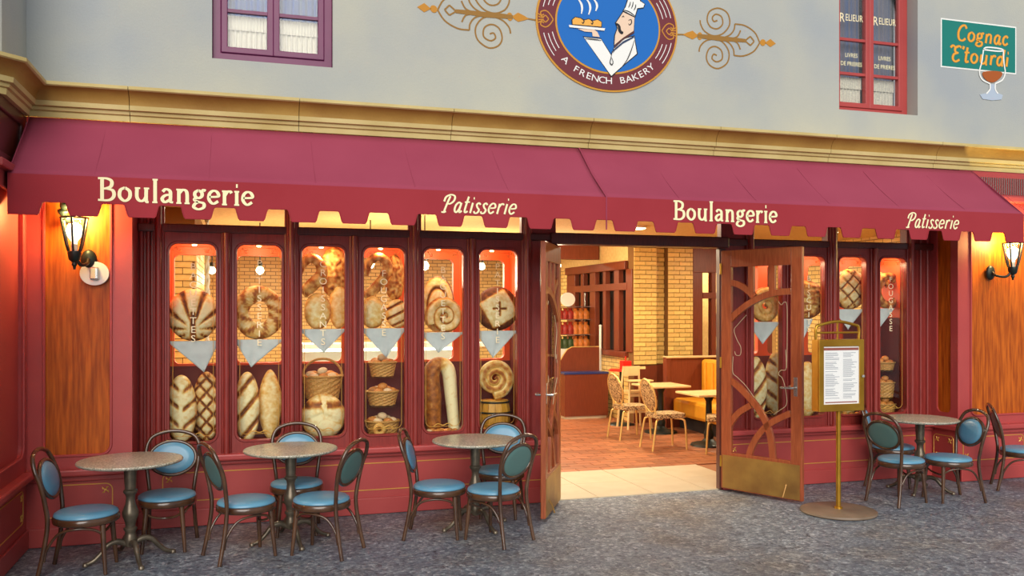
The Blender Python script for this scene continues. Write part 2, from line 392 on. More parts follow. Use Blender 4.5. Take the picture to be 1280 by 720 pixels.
# pier seen through the doorway
pr = struct('wall_pier', (6.5, 5.2, 0), 'yellow glazed brick pier seen through the doorway')
for a, b, yy in ((6.02, 6.42, 5.0), (6.42, 6.63, 5.14), (6.63, 7.08, 5.0)):
    ob('pier_core', MB().box((a, yy + .001, 0), (b, 5.2, 2.999)), M_['mortar'], pr)
    bricks(pr, (a + .003, yy, 0), (1, 0, 0), (0, -1, 0), b - a - .006, .95, 2.95)
    ob('pier_base', MB().box((a, yy - .03, 0), (b, yy, .93)), M_['counter'], pr)
# pier seen through the first window
p1 = struct('wall_pier.001', (-1.1, 3, 0), 'yellow brick pier behind the leftmost shop window')
ob('pier_core', MB().box((-1.6, 2.62, 0), (-.54, 4.7, 2.999)), M_['mortar'], p1)
bricks(p1, (-1.2, 2.62, 0), (1, 0, 0), (0, -1, 0), .66, 1.15, 2.75, bl=.205)
bricks(p1, (-.54, 2.62, 0), (0, 1, 0), (1, 0, 0), 2.0, 1.15, 2.75, bl=.205)
# lattice partition (runs back from the pier)
lw = struct('wall_partition', (6.02, 6.5, 0), 'brown timber lattice window partition over a low brick wall')
ob('brick_base', MB().box((6.02, 5.22, 0), (6.16, 8.4, 1.05)), M_['brickfar'], lw)
ob('upper_wall', MB().box((6.02, 5.22, 2.62), (6.16, 8.4, 2.999)), M_['ceil'], lw)
ob('brick_strip', MB().box((6.02, 8.0, 1.05), (6.16, 8.4, 2.62)), M_['brickfar'], lw)
ob('sill', MB().box((5.95, 5.22, 1.05), (6.17, 8.02, 1.14)), M_['counter'], lw, bev=.008)
ob('top_rail', MB().box((5.96, 5.22, 2.5), (6.17, 8.02, 2.64)), M_['counter'], lw, bev=.008)
ob('middle_rail', MB().box((5.99, 5.22, 2.16), (6.15, 8.0, 2.28)), M_['counter'], lw, bev=.006)
for a, b in ((13.0, 13.23), (13.51, 13.71), (14.07, 14.19), (14.54, 14.80), (15.11, 15.25), (15.54, 15.98)):
    ob('post', MB().box((6.0, a - 7.96, 1.14), (6.09, b - 7.96, 2.5)), M_['counter'], lw, bev=.006)
ob('pane', MB().box((6.1, 5.24, 1.14), (6.106, 8.0, 2.5)), M_['glass'], lw)
ob('wall_dark_backing', MB().box((6.7, 5.6, 0), (6.8, 10.2, 3)), M_['dark'], kind='structure', label='dark sheet added behind the lattice partition to darken its openings')  # added dark backing, its colour stands in for the unlit room
# timber window beyond the pier
tw = struct('window_20', (7.6, 5.1, 0), 'timber framed inner window right of the brick pier')
for a, b, c, d in ((7.085, 7.27, .4, 2.6), (7.44, 7.52, .4, 2.45), (8.4, 8.6, .4, 2.6)):
    ob('jamb', MB().box((a, 5.0, c), (b, 5.12, d)), M_['counter'], tw, bev=.006)
ob('head', MB().box((7.085, 4.99, 2.45), (8.6, 5.12, 2.998)), M_['counter'], tw, bev=.006)
ob('transom_bar', MB().box((7.27, 4.99, 2.02), (8.4, 5.12, 2.12)), M_['counter'], tw, bev=.006)
ob('panel', MB().box((7.085, 4.995, 0), (8.6, 5.12, .4)), M_['counter'], tw)
ob('pane', MB().box((7.27, 5.05, .4), (8.4, 5.056, 2.45)), M_['glass'], tw)
ob('wavy_bar', MB().tube(crom([(7.62, 5.02, 2.0), (7.56, 5.02, 1.75), (7.52, 5.02, 1.5), (7.6, 5.02, 1.3), (7.56, 5.02, 1.1), (7.62, 5.02, .4)]), .03, 8), M_['counter'], tw, smooth=True)
ob('wall_right.001', MB().box((7.1, 6.4, 0), (9.6, 6.5, 3)), M_['ceil'], kind='structure', label='tan plaster wall behind the inner timber window')

# ---- outer facade: frieze beam, plinths, pilasters
ob('wall_front', MB().box((XL, YP, 2.98), (XR, .1, 3.34)), M_['red'], kind='structure', label='red frieze beam behind the awning')
def panel_frame(name, x0, x1, zlo, zhi, y, px0, px1, pz0, pz1, r, woodmat, lab, back=.5):
    """stile-and-rail front with a rounded wood panel let in"""
    t = struct(name, ((x0 + x1) / 2, y, 0), lab)
    ob('stile_frame', MB().plate([rect(x0, zlo, x1, zhi), rrect(px0, pz0, px1, pz1, r)[::-1]], y, y + .05), M_['red'], t)
    ob('panel', MB().box((x0 + .02, y + .03, zlo + .02), (x1 - .02, y + .06, zhi - .02)), woodmat, t)
    ob('panel_moulding', MB().tube([(p[0], y - .004, p[1]) for p in rrect(px0, pz0, px1, pz1, r)], .011, 6, True), M_['red'], t, smooth=True)
    ob('core', MB().box((x0 + .001, y + .06, zlo), (x1 - .001, y + back, zhi)), M_['red'], t)
    return t
def gilt_panel(parent, x0, z0, x1, z1, y, r=.05, corners=(1, 1, 1, 1), ax='x'):
    MM = XZ if ax == 'x' else (lambda u, v, d: (d, u, v))
    ob('gilt_line', MB().tube([MM(p[0], p[1], y) for p in rrect(x0, z0, x1, z1, r)], .0045, 6, True), M_['gilt'], parent, smooth=True)
    for k, (cx, cz) in enumerate(((x0 + .05, z0 + .05), (x1 - .05, z0 + .05), (x1 - .05, z1 - .05), (x0 + .05, z1 - .05))):
        if not corners[k]: continue
        m = MB()
        for a in (45, 135, 225, 315):
            ca, sa = math.cos(R(a)), math.sin(R(a)); m.tube([MM(cx + ca * .006, cz + sa * .006, y), MM(cx + ca * .02 - sa * .006, cz + sa * .02 + ca * .006, y), MM(cx + ca * .034, cz + sa * .034, y)], [.004, .008, .002], 6)
        m.tube([MM(cx - .008, cz, y), MM(cx + .008, cz, y)], .008, 8)
        ob('gilt_ornament', m, M_['gilt'], parent, smooth=True)
def plinth(name, x0, x1, y, lab, gpan, back=.45):
    t = struct(name, ((x0 + x1) / 2, y, 0), lab)
    ob('plinth_board', MB().box((x0, y, .0), (x1, y + back, .55)), M_['red'], t)
    ob('skirting', MB().box((x0, y - .022, .0), (x1, y, .145)), M_['red'], t, bev=.006)
    ob('ledge', MB().box((x0, y - .075, .545), (x1, y + .02, .6)), M_['red'], t, bev=.014)
    ob('ledge_moulding', MB().box((x0, y - .03, .50), (x1, y, .545)), M_['red'], t, bev=.01)
    for gp in gpan: gilt_panel(t, *gp[:4], y - .001, corners=gp[4] if len(gp) > 4 else (1, 1, 1, 1))
    return t
XPL, XPR = -.856, 7.33                               # inner edges of the two pilasters
panel_frame('trim_pilaster', XL, XPL, .6, 2.98, YP, -1.488, -1.01, .70, 2.86, .08, M_['panelwood'], 'left pilaster with an orange wood panel in a red frame')
plinth('trim_plinth', XL, XPL, YP, 'red plinth under the left pilaster', [(-1.48, .22, -1.0, .47, (0, 0, 1, 1))])
panel_frame('trim_pilaster.001', XPR, XR, .6, 2.98, YP, 7.47, 8.5, .70, 2.86, .08, M_['panelwood'], 'right pilaster with an orange wood panel in a red frame')
plinth('trim_plinth.001', XPR, XR, YP, 'red plinth under the right pilaster', [(7.37, .22, 8.2, .47)])
# right reveal (side of the pilaster, with its narrow wood panel)
rv = struct('trim_reveal', (XPR, -.2, 0), 'side of the right pilaster with a narrow wood panel')
YZ = lambda u, v, d: (d, u, v)
ob('stile_frame', MB().plate([rect(YP, .6, 0, 2.98), rrect(-.3, .72, -.1, 2.86, .06)[::-1]], XPR - .03, XPR, YZ), M_['red'], rv)
ob('panel', MB().box((XPR - .012, -.34, .65), (XPR - .002, -.05, 2.9)), M_['panelwood'], rv)
ob('skirting', MB().box((XPR - .05, YP, 0), (XPR, 0, .145)), M_['red'], rv)
ob('plinth_board', MB().box((XPR - .03, YP, .0), (XPR, 0, .55)), M_['red'], rv)
ob('ledge', MB().box((XPR - .09, YP - .07, .545), (XPR, 0, .6)), M_['red'], rv, bev=.01)
gilt_panel(rv, -.34, .2, -.06, .47, XPR - .032, r=.04, ax='y')
# left return wall (runs towards the viewer)
wl = struct('wall_left', (XL, -1.2, 0), 'red panelled side wall with frieze and pale stucco above, left edge')
ob('stile_frame', MB().plate([rect(-2.6, .6, YP, 2.85), rrect(-1.4, .72, -.52, 2.7, .09)[::-1]], XL - .05, XL, YZ), M_['red'], wl)
ob('panel', MB().box((XL - .06, -2.55, .62), (XL - .03, YP, 2.84)), M_['red'], wl)
ob('panel_moulding', MB().tube([(XL + .004, p[0], p[1]) for p in rrect(-1.4, .72, -.52, 2.7, .09)], .011, 6, True), M_['red'], wl, smooth=True)
ob('plinth_board', MB().box((XL - .4, -2.6, 0), (XL, YP, .55)), M_['red'], wl)
ob('skirting', MB().box((XL, -2.6, 0), (XL + .022, YP - .022, .145)), M_['red'], wl, bev=.006)
ob('ledge', MB().box((XL - .02, -2.6, .545), (XL + .075, YP - .075, .6)), M_['red'], wl, bev=.014)
ob('core', MB().box((XL - .4, -2.6, .55), (XL - .06, YP + .3, 3.34)), M_['red'], wl)
ob('frieze_board', MB().box((XL - .06, -1.3, 2.85), (XL - .02, YP, 3.34)), M_['mahog'], wl)
ob('frieze_moulding', MB().plate([rect(-1.3, 2.85, YP, 3.34), rect(-1.2, 2.95, YP - .14, 3.24)[::-1]], XL - .03, XL, YZ), M_['mahog'], wl, bev=.012)
ob('string_course', MB().box((XL - .02, -1.3, 2.82), (XL + .05, YP, 2.88)), M_['red'], wl, bev=.012)
gilt_panel(wl, -1.3, .22, -.52, .47, XL + .002, ax='y')
ob('upper_stucco', MB().plate([[(XL, YP), (XL, -1.12), (-3.2, -2.71), (-3.4, -2.5), (XL - .25, -1.0), (XL - .25, YP)]], 3.34, 5.8, lambda u, v, d: (u, v, d)), M_['stucco'], wl)
# upper stucco wall with two window openings
U1 = (-.253, 3.90, .719, 5.5); U2 = (5.80, 3.885, 6.776, 5.5)
ob('wall_front.001', MB().plate([rect(XL - .2, 3.34, XR + 1.5, 5.8), rect(*U1)[::-1], rect(*U2)[::-1]], YP, YP + .28), M_['stucco'], kind='structure', label='pale cream stucco upper wall above the cornice')
# right frieze (fluted)
fr = struct('trim_frieze', (8.4, YP, 3.15), 'fluted red frieze at the far right under the cornice')
ob('frieze_board', MB().box((7.3, YP - .02, 3.04), (XR, YP, 3.34)), M_['red'], fr)
ob('string_course', MB().box((7.3, YP - .1, 3.0), (XR, YP, 3.07)), M_['red'], fr, bev=.015)
fl = MB()
for k in range(70): fl.tube([(7.48 + k * .03, YP - .022, 3.09), (7.48 + k * .03, YP - .022, 3.27)], .009, 6)
ob('fluting', fl, M_['mahog'], fr, kind='stuff')
# ---- cornice: blocks of a mitred moulding
prof_low = [(-.02, 3.335), (.03, 3.335), (.036, 3.372), (.03, 3.38), (.05, 3.385), (.056, 3.405), (.05, 3.412), (.078, 3.416), (.084, 3.452), (-.02, 3.452)]
prof_cove = [(-.02, 3.452), (.08, 3.453), (.083, 3.47), (.09, 3.49), (.104, 3.515), (.128, 3.54), (.152, 3.552), (-.02, 3.552)]
prof_lip = [(-.02, 3.552), (.16, 3.552), (.17, 3.56), (.17, 3.585), (-.02, 3.585)]
cpath = [(-3.2, -2.71), (XL, -1.12), (XL, YP)]
joints = [-.87 + 1.302 * k for k in range(9) if -.87 + 1.302 * k < XR]
def sweep(mb, pts, mit, prof):
    n = len(prof); o = len(mb.v)
    for p, m in zip(pts, mit):
        for q, z in prof: mb.v.append((p[0] + m[0] * q, p[1] + m[1] * q, z))
    for i in range(len(pts) - 1):
        for k in range(n): mb.f.append((o + i * n + k, o + i * n + (k + 1) % n, o + (i + 1) * n + (k + 1) % n, o + (i + 1) * n + k))
    mb.f.append(tuple(o + k for k in range(n))); mb.f.append(tuple(o + (len(pts) - 1) * n + k for k in range(n))[::-1])
cor = struct('trim_cornice', (4, YP, 3.335), 'cream and gold moulded cornice between awning and stucco wall')
h = math.sqrt(.5); t22 = math.tan(R(22.5))
segs = [([(-3.2, -2.71), (XL, -1.12), (XL, YP), (joints[0], YP)], [(h, -h), (1, -t22), (1, -1), (0, -1)])]
for a, b in zip(joints, joints[1:] + [XR]): segs.append(([(a + .005, YP), (b, YP)], [(0, -1), (0, -1)]))
for pts, mit in segs:
    blk = MB(); sweep(blk, pts, mit, prof_low); b = ob('cornice_block', blk, M_['cream'], cor)
    b.location = (0, 0, 0)
    cv = MB(); sweep(cv, pts, mit, prof_cove); ob('cove', cv, M_['gold_paint'], b, smooth=True, label='gold cove of the cornice')
    lp = MB(); sweep(lp, pts, mit, prof_lip); ob('lip', lp, M_['cream'], b)

# ---- shopfront in the window plane (y = 0)
WX = [-.612, -.068, .478, 1.02, 1.57, 2.096, 5.02, 5.545, 6.07, 6.593]
WW = [.386] * 6 + [.36] * 4
ZB, ZT = .71, 2.41
ytop = [427, 425, 412, 411, 416, 414, 403, 399, 387, 386]
SH = [PY(640, 400, 0)[1]] * 10
for i in range(10): SH[i] = PY([241, 324, 403, 480, 551, 621, 960, 1010, 1062, 1112][i], ytop[i], .05)[1]
words = ['BAGUETTES', 'PATISSERIE', 'CROISSANTS', 'FOUGASSE', 'BAGUETTES', 'PATISSERIE', None, 'BISCUITS', None, 'FOUGASSE']
def shopfront(name, x0, x1, idx, lab):
    t = struct(name, ((x0 + x1) / 2, 0, 0), lab)
    ob('plinth_board', MB().box((x0, -.03, 0), (x1, .095, .55)), M_['red'], t)
    ob('skirting', MB().box((x0, -.055, 0), (x1, -.03, .145)), M_['red'], t, bev=.006)
    ob('sill', MB().box((x0, -.13, .555), (x1, .04, .61)), M_['red'], t, bev=.014)
    ob('sill_moulding', MB().box((x0, -.07, .515), (x1, .0, .555)), M_['red'], t, bev=.01)
    ob('head_rail', MB().box((x0, -.06, 2.50), (x1, .08, 2.57)), M_['mahog'], t, bev=.01)
    ob('transom_head', MB().box((x0, -.02, 2.86), (x1, .08, 2.98)), M_['mahog'], t)
    ob('transom_pane', MB().box((x0, .03, 2.57), (x1, .036, 2.86)), M_['glass'], t)
    return t
sfl = shopfront('trim_shopfront', XPL, 2.86, range(6), 'red timber shopfront left of the door')
gilt_panel(sfl, -.66, .215, 2.80, .455, -.031)
sfr = shopfront('trim_shopfront.001', 4.68, XPR - .03, range(6, 10), 'red timber shopfront right of the door')
gilt_panel(sfr, 4.76, .215, 7.2, .455, -.031)
def post(x, t, w=.06, full=True):
    z1 = 2.98 if full else 2.5
    o = ob('post', MB().box((x - w, -.075, .61), (x + w, .08, z1)), M_['redwood'], t, bev=.012)
    ob('bead', MB().tube([(x, -.078, .61), (x, -.078, z1)], .026, 10), M_['redwood'], o, smooth=True)
    for s in (-1, 1): ob('bead', MB().tube([(x + s * (w + .004), -.045, .61), (x + s * (w + .004), -.045, z1)], .014, 8), M_['redwood'], o, smooth=True)
# recess jambs
for x0, x1, t in ((XPL, -.69, sfl), (7.02, XPR - .03, sfr)):
    ob('jamb_panel', MB().box((x0, -.01, .61), (x1, .08, 2.98)), M_['redwood'], t)
    for k in range(3): ob('jamb_bead', MB().tube([(x0 + (k + .5) * (x1 - x0) / 3, -.012, .61), (x0 + (k + .5) * (x1 - x0) / 3, -.012, 2.86)], .022, 8), M_['redwood'], t, smooth=True)
post(-.69, sfl, .03)
for i in (1, 3): post((WX[i] + WW[i] + WX[i + 1]) / 2, sfl, .045)
for i in (0, 2, 4): post((WX[i] + WW[i] + WX[i + 1]) / 2, sfl, .026, False)
post(2.535 + .03, sfl, .035)
for i in (7,): post((WX[i] + WW[i] + WX[i + 1]) / 2, sfr, .045)
for i in (6, 8): post((WX[i] + WW[i] + WX[i + 1]) / 2, sfr, .026, False)
post(6.99, sfr, .03); post(4.985, sfr, .03)
ob('door_jamb', MB().box((2.60, -.03, .61), (2.865, .09, 2.98)), M_['redwood'], sfl)
ob('door_post', MB().box((2.80, -.08, 0), (2.87, .1, 2.47)), M_['mahog'], sfl, bev=.01)
ob('door_jamb', MB().box((4.66, -.028, .0), (4.955, .048, 2.98)), M_['redwood'], sfr)
ob('door_post', MB().box((4.645, -.03, 0), (4.72, .05, 2.47)), M_['mahog'], sfr, bev=.01)
dh = struct('trim_door_head', (3.745, 0, 2.47), 'dark timber head over the double doorway')
ob('head_rail', MB().box((2.80, -.09, 2.47), (4.72, .09, 2.58)), M_['mahog'], dh, bev=.01)
ob('transom_head', MB().box((2.87, -.02, 2.86), (4.62, .08, 2.98)), M_['mahog'], dh)
ob('transom_pane', MB().box((2.87, .03, 2.58), (4.62, .036, 2.86)), M_['glass'], dh)
ordn = ['first', 'second', 'third', 'fourth', 'fifth', 'sixth', 'first', 'second', 'third', 'fourth']
for i in range(10):
    x0, x1 = WX[i], WX[i] + WW[i]; ml = .079
    w = struct('window_%d' % (i + 1), ((x0 + x1) / 2, 0, ZB), '%s shop window %s of the doorway, tall pane with rounded corners' % (ordn[i], 'from the left, left' if i < 6 else 'to the right'))
    ob('frame', MB().plate([rect(x0 - ml, .61, x1 + ml, 2.50), rrect(x0, ZB, x1, ZT, .075)[::-1]], -.04, .05), M_['redwood'], w)
    ob('frame_bead', MB().tube([(p[0], -.04, p[1]) for p in rrect(x0 - .004, ZB - .004, x1 + .004, ZT + .004, .078)], .013, 6, True), M_['redwood'], w, smooth=True)
    ob('pane', MB().box((x0 - .01, .0, ZB - .01), (x1 + .01, .005, ZT + .01)), M_['glass'], w)
    gl = MB(); gl.tube([(p[0], -.003, p[1]) for p in rrect(x0 + .03, ZB + .05, x1 - .03, ZT - .03, .05)], .0022, 5, True)
    for s, xx in ((1, x0 + .08), (-1, x1 - .08)):
        gl.tube(crom([(xx - s * .03, -.003, ZT - .03), (xx - s * .01, -.003, ZT - .06), (xx + s * .015, -.003, ZT - .05), (xx + s * .01, -.003, ZT - .075), (xx - s * .015, -.003, ZT - .07)]), .003, 5)
    xm = (x0 + x1) / 2
    gl.tube(crom([(xm - .09, -.003, ZB + .05), (xm - .05, -.003, ZB + .075), (xm, -.003, ZB + .06), (xm + .05, -.003, ZB + .075), (xm + .09, -.003, ZB + .05)]), .004, 5)
    ob('gilt_border', gl, M_['gilt'], w, smooth=True)
    if words[i]:
        tm = MB(); k = len(words[i])
        for j, ch in enumerate(words[i]): text(tm, ch, .082, xm, 1.90 + (k - 1) / 2 * .077 - j * .077, -.0035, sx=1.1)
        ob('lettering', tm, M_['gilt_text'], w)
# ---- display boxes behind the windows
def display(name, i0, i1, xa, xb, lab):
    t = struct(name, ((xa + xb) / 2, .3, 0), lab)
    holes = [rrect(max(WX[i] + .005, xa + .03), 1.35, WX[i] + .41, 2.34, .05)[::-1] for i in range(i0, i1 + 1)]
    ob('back_board', MB().plate([rect(xa, 1.18, xb, 2.5)] + holes, .50, .56), M_['orange'], t)
    ob('lower_back', MB().box((xa, .50, .6), (xb, .56, 1.18)), M_['shelfback'], t)
    ob('lower_facing', MB().box((xa, .485, .66), (xb, .5, 1.33)), M_['shelfback'], t)
    ob('soffit', MB().box((xa, .06, 2.44), (xb, .5, 2.5)), M_['orange'], t)
    ob('display_floor', MB().box((xa, .06, .6), (xb, .5, .66)), M_['shelfback'], t)
    for xx in (xa, xb - .02): ob('side_board', MB().box((xx, .06, 1.75), (xx + .02, .485, 2.44)), M_['orange'], t); ob('lower_side', MB().box((xx, .06, .66), (xx + .02, .485, 1.75)), M_['shelfback'], t)
    if xb > 6: ob('lower_facing', MB().box((6.53, .47, 1.18), (xb, .485, 1.80)), M_['shelfback'], t)
    return t
display('trim_display', 0, 5, -.66, 2.58, 'orange lined display case behind the left shop windows')
display('trim_display.001', 6, 9, 4.97, 7.02, 'orange lined display case behind the right shop windows')
for i in range(10):
    x0, x1 = WX[i] - .06, WX[i] + WW[i] + .06
    o = ob('glass_shelf', MB().box((x0, .045, SH[i] - .008), (x1, .48, SH[i])), M_['glass'])
    tag(o, 'clear glass shelf inside the %s shop window %s of the doorway' % (ordn[i], 'left' if i < 6 else 'right'), 'shelf')
    xm = WX[i] + WW[i] / 2
    dl = thing('downlight', 'small brass downlight at the top of the %s window %s of the doorway' % (ordn[i], 'left' if i < 6 else 'right'), 'lamp', (xm, .2, 2.44))
    ob('lamp_housing', MB().lathe([(.03, 2.44), (.035, 2.425), (.03, 2.415)], 16, (xm, .2, 0)), M_['brass'], dl, smooth=True)
    ob('bulb', MB().lathe([(.005, 2.416), (.022, 2.412), (.016, 2.404)], 12, (xm, .2, 0)), M_['bulbw'], dl, smooth=True)
    ld = bpy.data.lights.new('downlight', 'POINT'); ld.energy = 4.2; ld.color = (1, .82, .46); ld.shadow_soft_size = .03
    lo = bpy.data.objects.new('downlight_light', ld); COL.objects.link(lo); lo.parent = dl; lo.location = (0, 0, -.07)

# ---- upper windows
def upper_window(name, r, lab, rows, purple, lettered):
    x0, z0, x1, z1 = r; yf = YP + .15 if lettered else YP + .06; t = struct(name, ((x0 + x1) / 2, yf, z0), lab)
    fm = M_['frame_purple'] if purple else M_['red']; fw = .07
    ob('frame', MB().plate([rect(x0, z0, x1, z1), rect(x0 + fw, z0 + fw, x1 - fw, z1 - fw)[::-1]], yf, yf + .08), fm, t, bev=.008)
    xm = (x0 + x1) / 2
    for k, (a, b) in enumerate(((x0 + fw, xm), (xm, x1 - fw))):
        c = ob('casement', MB().plate([rect(a, z0 + fw, b, z1 - fw), rect(a + .05, z0 + fw + .05, b - .05, z1 - fw - .05)[::-1]], yf - .012, yf + .05), fm, t, bev=.006)
        for z in rows: ob('glazing_bar', MB().box((a + .05, yf - .002, z - .014), (b - .05, yf + .03, z + .014)), fm, c)
        ob('pane', MB().box((a + .05, yf + .02, z0 + fw + .05), (b - .05, yf + .024, z1 - fw - .05)), M_['skyglass'], c)
        # café curtains: a valance of lace above, a gathered lower cloth
        def drape(za, zb, amp, fr, yy):
            m = MB(); n = 40
            for q in range(n + 1):
                x = a + .04 + (b - a - .08) * q / n; y = yy + amp * math.sin(q * fr)
                m.v += [(x, y, za), (x, y * 1.0, zb)]
            m.f = [(2 * q, 2 * q + 2, 2 * q + 3, 2 * q + 1) for q in range(n)]; return m
        zl = rows[0]
        ob('curtain', drape(z0 + .02, z1 - .02, .012, .9, yf + .12), M_['curtain_grey' if lettered else 'curtain'], t)
        ob('lace_curtain', drape(z0 + .03, zl - .03, .01, 1.3, yf + .08), M_['lace'], t)
        ob('lace_band', drape(zl - .14, zl - .02, .006, 2.1, yf + .066), M_['lace'], t)
        if lettered:
            tm = MB(); cx = (a + b) / 2
            text(tm, 'R', .135, cx - .115, rows[1] + .225, yf + .017, sx=.8); ob('initial_letter', tm, M_['gilt_text'], c); tm = MB(); text(tm, 'ELIEUR', .1, cx + .035, rows[1] + .232, yf + .017, sx=.72)
            ob('lettering', tm, M_['gilt_text'], c)
            for wd_, zz_ in (('LIVRES', .16), ('DE PRIERES', .25)):
                tm = MB(); text(tm, wd_, .062, cx, rows[1] - zz_, yf + .017, sx=.87); ob('lettering', tm, M_['letter'], c)
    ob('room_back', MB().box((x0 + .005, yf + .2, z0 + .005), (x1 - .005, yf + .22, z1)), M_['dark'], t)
    return t
zrow = PY(340, 18, YP + .06)[1]
upper_window('window_11', U1, 'purple framed casement window with lace curtains, upper left', [zrow], True, False)
ra, rb = PY(1115, 97, YP + .15)[1], PY(1115, 55, YP + .15)[1]
upper_window('window_12', U2, 'red framed casement window lettered in gilt, upper right', [ra, rb], False, True)

# ================================================================== AWNING
AX0, AX1, AXS, AF, AB = -1.583, 7.46, 2.94, -1.074, -.435
aw = thing('awning', 'long burgundy cloth awning with scalloped valance over the whole shopfront', 'awning', ((AX0 + AX1) / 2, AB, 2.5))
ZA0, ZA1, ZV = 3.325, 2.80, 2.512
random.seed(3)
for xa, xb in ((AX0, AXS), (AXS + .004, AX1)):
    m = MB(); nx, ny = 90, 10
    for j in range(ny + 1):
        for i in range(nx + 1):
            x = xa + (xb - xa) * i / nx; q = j / ny
            sag = -.022 * math.sin(PI * q) + .006 * mnoise.noise(Vector((x * 1.6, q * 2, 0)))
            m.v.append((x, AB + (AF - AB) * q, ZA0 + (ZA1 - ZA0) * q + sag * (1 if 0 < j < ny else 0)))
    for j in range(ny):
        for i in range(nx):
            a = j * (nx + 1) + i; m.f.append((a, a + 1, a + nx + 2, a + nx + 1))
    o = ob('canopy', m, M_['awning'], aw, smooth=True); sm = o.modifiers.new('thick', 'SOLIDIFY'); sm.thickness = .006; sm.offset = -1
for xa, xb, lastk in ((AX0, AXS, None), (AXS + .004, AX1, None)):
    low = []
    low.append((xa, ZV if xa < 0 else ZV + .092))
    for k in range(23):
        c = -1.289 + .383 * k
        if xa - .15 < c - .1 and c + .1 < xb + .15:
            for dx, dz, r in ((-.105, 0, 0), (-.097, .012, 0), (-.078, .082, 0), (-.066, .092, 0), (.066, .092, 0), (.078, .082, 0), (.097, .012, 0), (.105, 0, 0)):
                if xa < c + dx < xb: low.append((c + dx, ZV + dz))
    if low[-1][0] < xb: low.append((xb, ZV if xb > 5 else ZV + .092))
    m = MB(); m.plate([low + [(xb, ZA1), (xa, ZA1)]], AF - .006, AF)
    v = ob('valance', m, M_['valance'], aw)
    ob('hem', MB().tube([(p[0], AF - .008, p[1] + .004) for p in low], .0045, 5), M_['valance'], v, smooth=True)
for x in (AX0, AX1): ob('end_gusset', MB().plate([[(AB, ZA0), (AF, ZA1), (AF, ZV + .02), (AB, ZV + .3)]], x - .003, x + .003, YZ), M_['awning'], aw)
ob('seam', MB().tube([(AXS + .002, AB - .01, ZA0 + .004), (AXS + .002, (AB + AF) / 2, (ZA0 + ZA1) / 2 - .014), (AXS + .002, AF - .008, ZA1 + .002), (AXS + .002, AF - .008, ZV + .01)], .006, 6), M_['awning'], aw, smooth=True)
for k in range(12):
    x = AX0 + .55 + k * .78
    if abs(x - AXS) > .2: ob('stitching', MB().tube([(x, AB + (AF - AB) * q, ZA0 + (ZA1 - ZA0) * q - .022 * math.sin(PI * q) + .001) for q in (.15, .35, .55, .75, .95)], .0016, 5), M_['awning'], aw, smooth=True)
fa = ob('front_bar', MB().tube([(AX0, AF + .015, ZA1 - .01), (AX1, AF + .015, ZA1 - .01)], .012, 8), M_['black'], aw, smooth=True)
# ---- stroke lettering
GL = {
 'B': (.66, [((.15, .02), (.15, .98)), ((.0, .97), (.32, .97), (.5, .86), (.48, .64), (.3, .54), (.16, .53)), ((.3, .54), (.55, .45), (.58, .2), (.4, .03), (.0, .03))], []),
 'o': (.56, [((.27, .6), (.1, .48), (.08, .2), (.26, .02), (.44, .16), (.45, .44), (.27, .6))], []),
 'u': (.60, [((.1, .6), (.1, .2), (.22, .04), (.36, .08), (.43, .2)), ((.45, .6), (.45, .06), (.54, .0))], [(.02, .6), (.36, .6)]),
 'l': (.30, [((.14, 1.02), (.14, .0))], [(.04, 1.0), (.03, .0)]),
 'a': (.52, [((.08, .48), (.2, .6), (.36, .52), (.38, .3), (.38, .06), (.48, .02)), ((.38, .36), (.18, .32), (.06, .17), (.16, .02), (.36, .14))], []),
 'n': (.60, [((.12, .6), (.12, .0)), ((.12, .42), (.26, .59), (.4, .55), (.44, .38), (.44, .0))], [(.02, .6), (.02, .0), (.34, .0)]),
 'g': (.52, [((.22, .6), (.09, .5), (.09, .34), (.22, .25), (.35, .34), (.35, .5), (.22, .6)), ((.34, .52), (.42, .62), (.5, .58)), ((.12, .28), (.07, .16), (.22, .08), (.42, .02), (.42, -.16), (.22, -.25), (.04, -.16), (.08, -.02), (.2, .07))], []),
 'e': (.50, [((.07, .32), (.42, .36), (.38, .55), (.22, .6), (.08, .46), (.06, .2), (.22, .02), (.42, .14))], []),
 'r': (.44, [((.12, .6), (.12, .0)), ((.12, .38), (.22, .56), (.34, .6), (.4, .52))], [(.02, .6), (.02, .0)]),
 'i': (.28, [((.13, .6), (.13, .0)), ((.1, .86), (.17, .86))], [(.03, .6), (.03, .0)]),
 'P': (.72, [((.22, .0), (.28, .5), (.36, .94)), ((.06, .62), (.1, .88), (.36, 1.02), (.64, .94), (.66, .68), (.46, .5), (.28, .52)), ((.06, .02), (.22, .0), (.34, .06))], []),
 't': (.36, [((.16, .95), (.13, .25), (.18, .03), (.34, .1)), ((.0, .62), (.32, .64))], []),
 's': (.40, [((.34, .5), (.22, .6), (.1, .5), (.18, .34), (.32, .2), (.26, .03), (.1, .01), (.02, .12))], []),
 'A': (.54, [((.38, .5), (.24, .6), (.08, .44), (.07, .16), (.2, .02), (.34, .2), (.39, .56)), ((.39, .58), (.37, .15), (.43, .02), (.54, .12))], []),
 'c': (.46, [((.38, .48), (.25, .6), (.09, .45), (.07, .18), (.22, .01), (.42, .14))], []),
 'C': (.66, [((.6, .8), (.45, 1.0), (.2, .88), (.07, .5), (.16, .1), (.4, .0), (.6, .16))], []),
 'd': (.54, [((.38, .5), (.24, .6), (.08, .44), (.07, .16), (.2, .02), (.34, .18), (.4, .4)), ((.46, 1.05), (.4, .5), (.38, .1), (.46, .0))], []),
 'E': (.60, [((-.12, .84), (.02, .98), (.2, .9), (.42, .98), (.58, .9)), ((.4, .96), (.2, .84), (.22, .62), (.44, .54)), ((.36, .55), (.14, .42), (.12, .16), (.3, .0), (.56, .14))], []),
 "'": (.16, [((.1, 1.0), (.06, .8))], []),
}
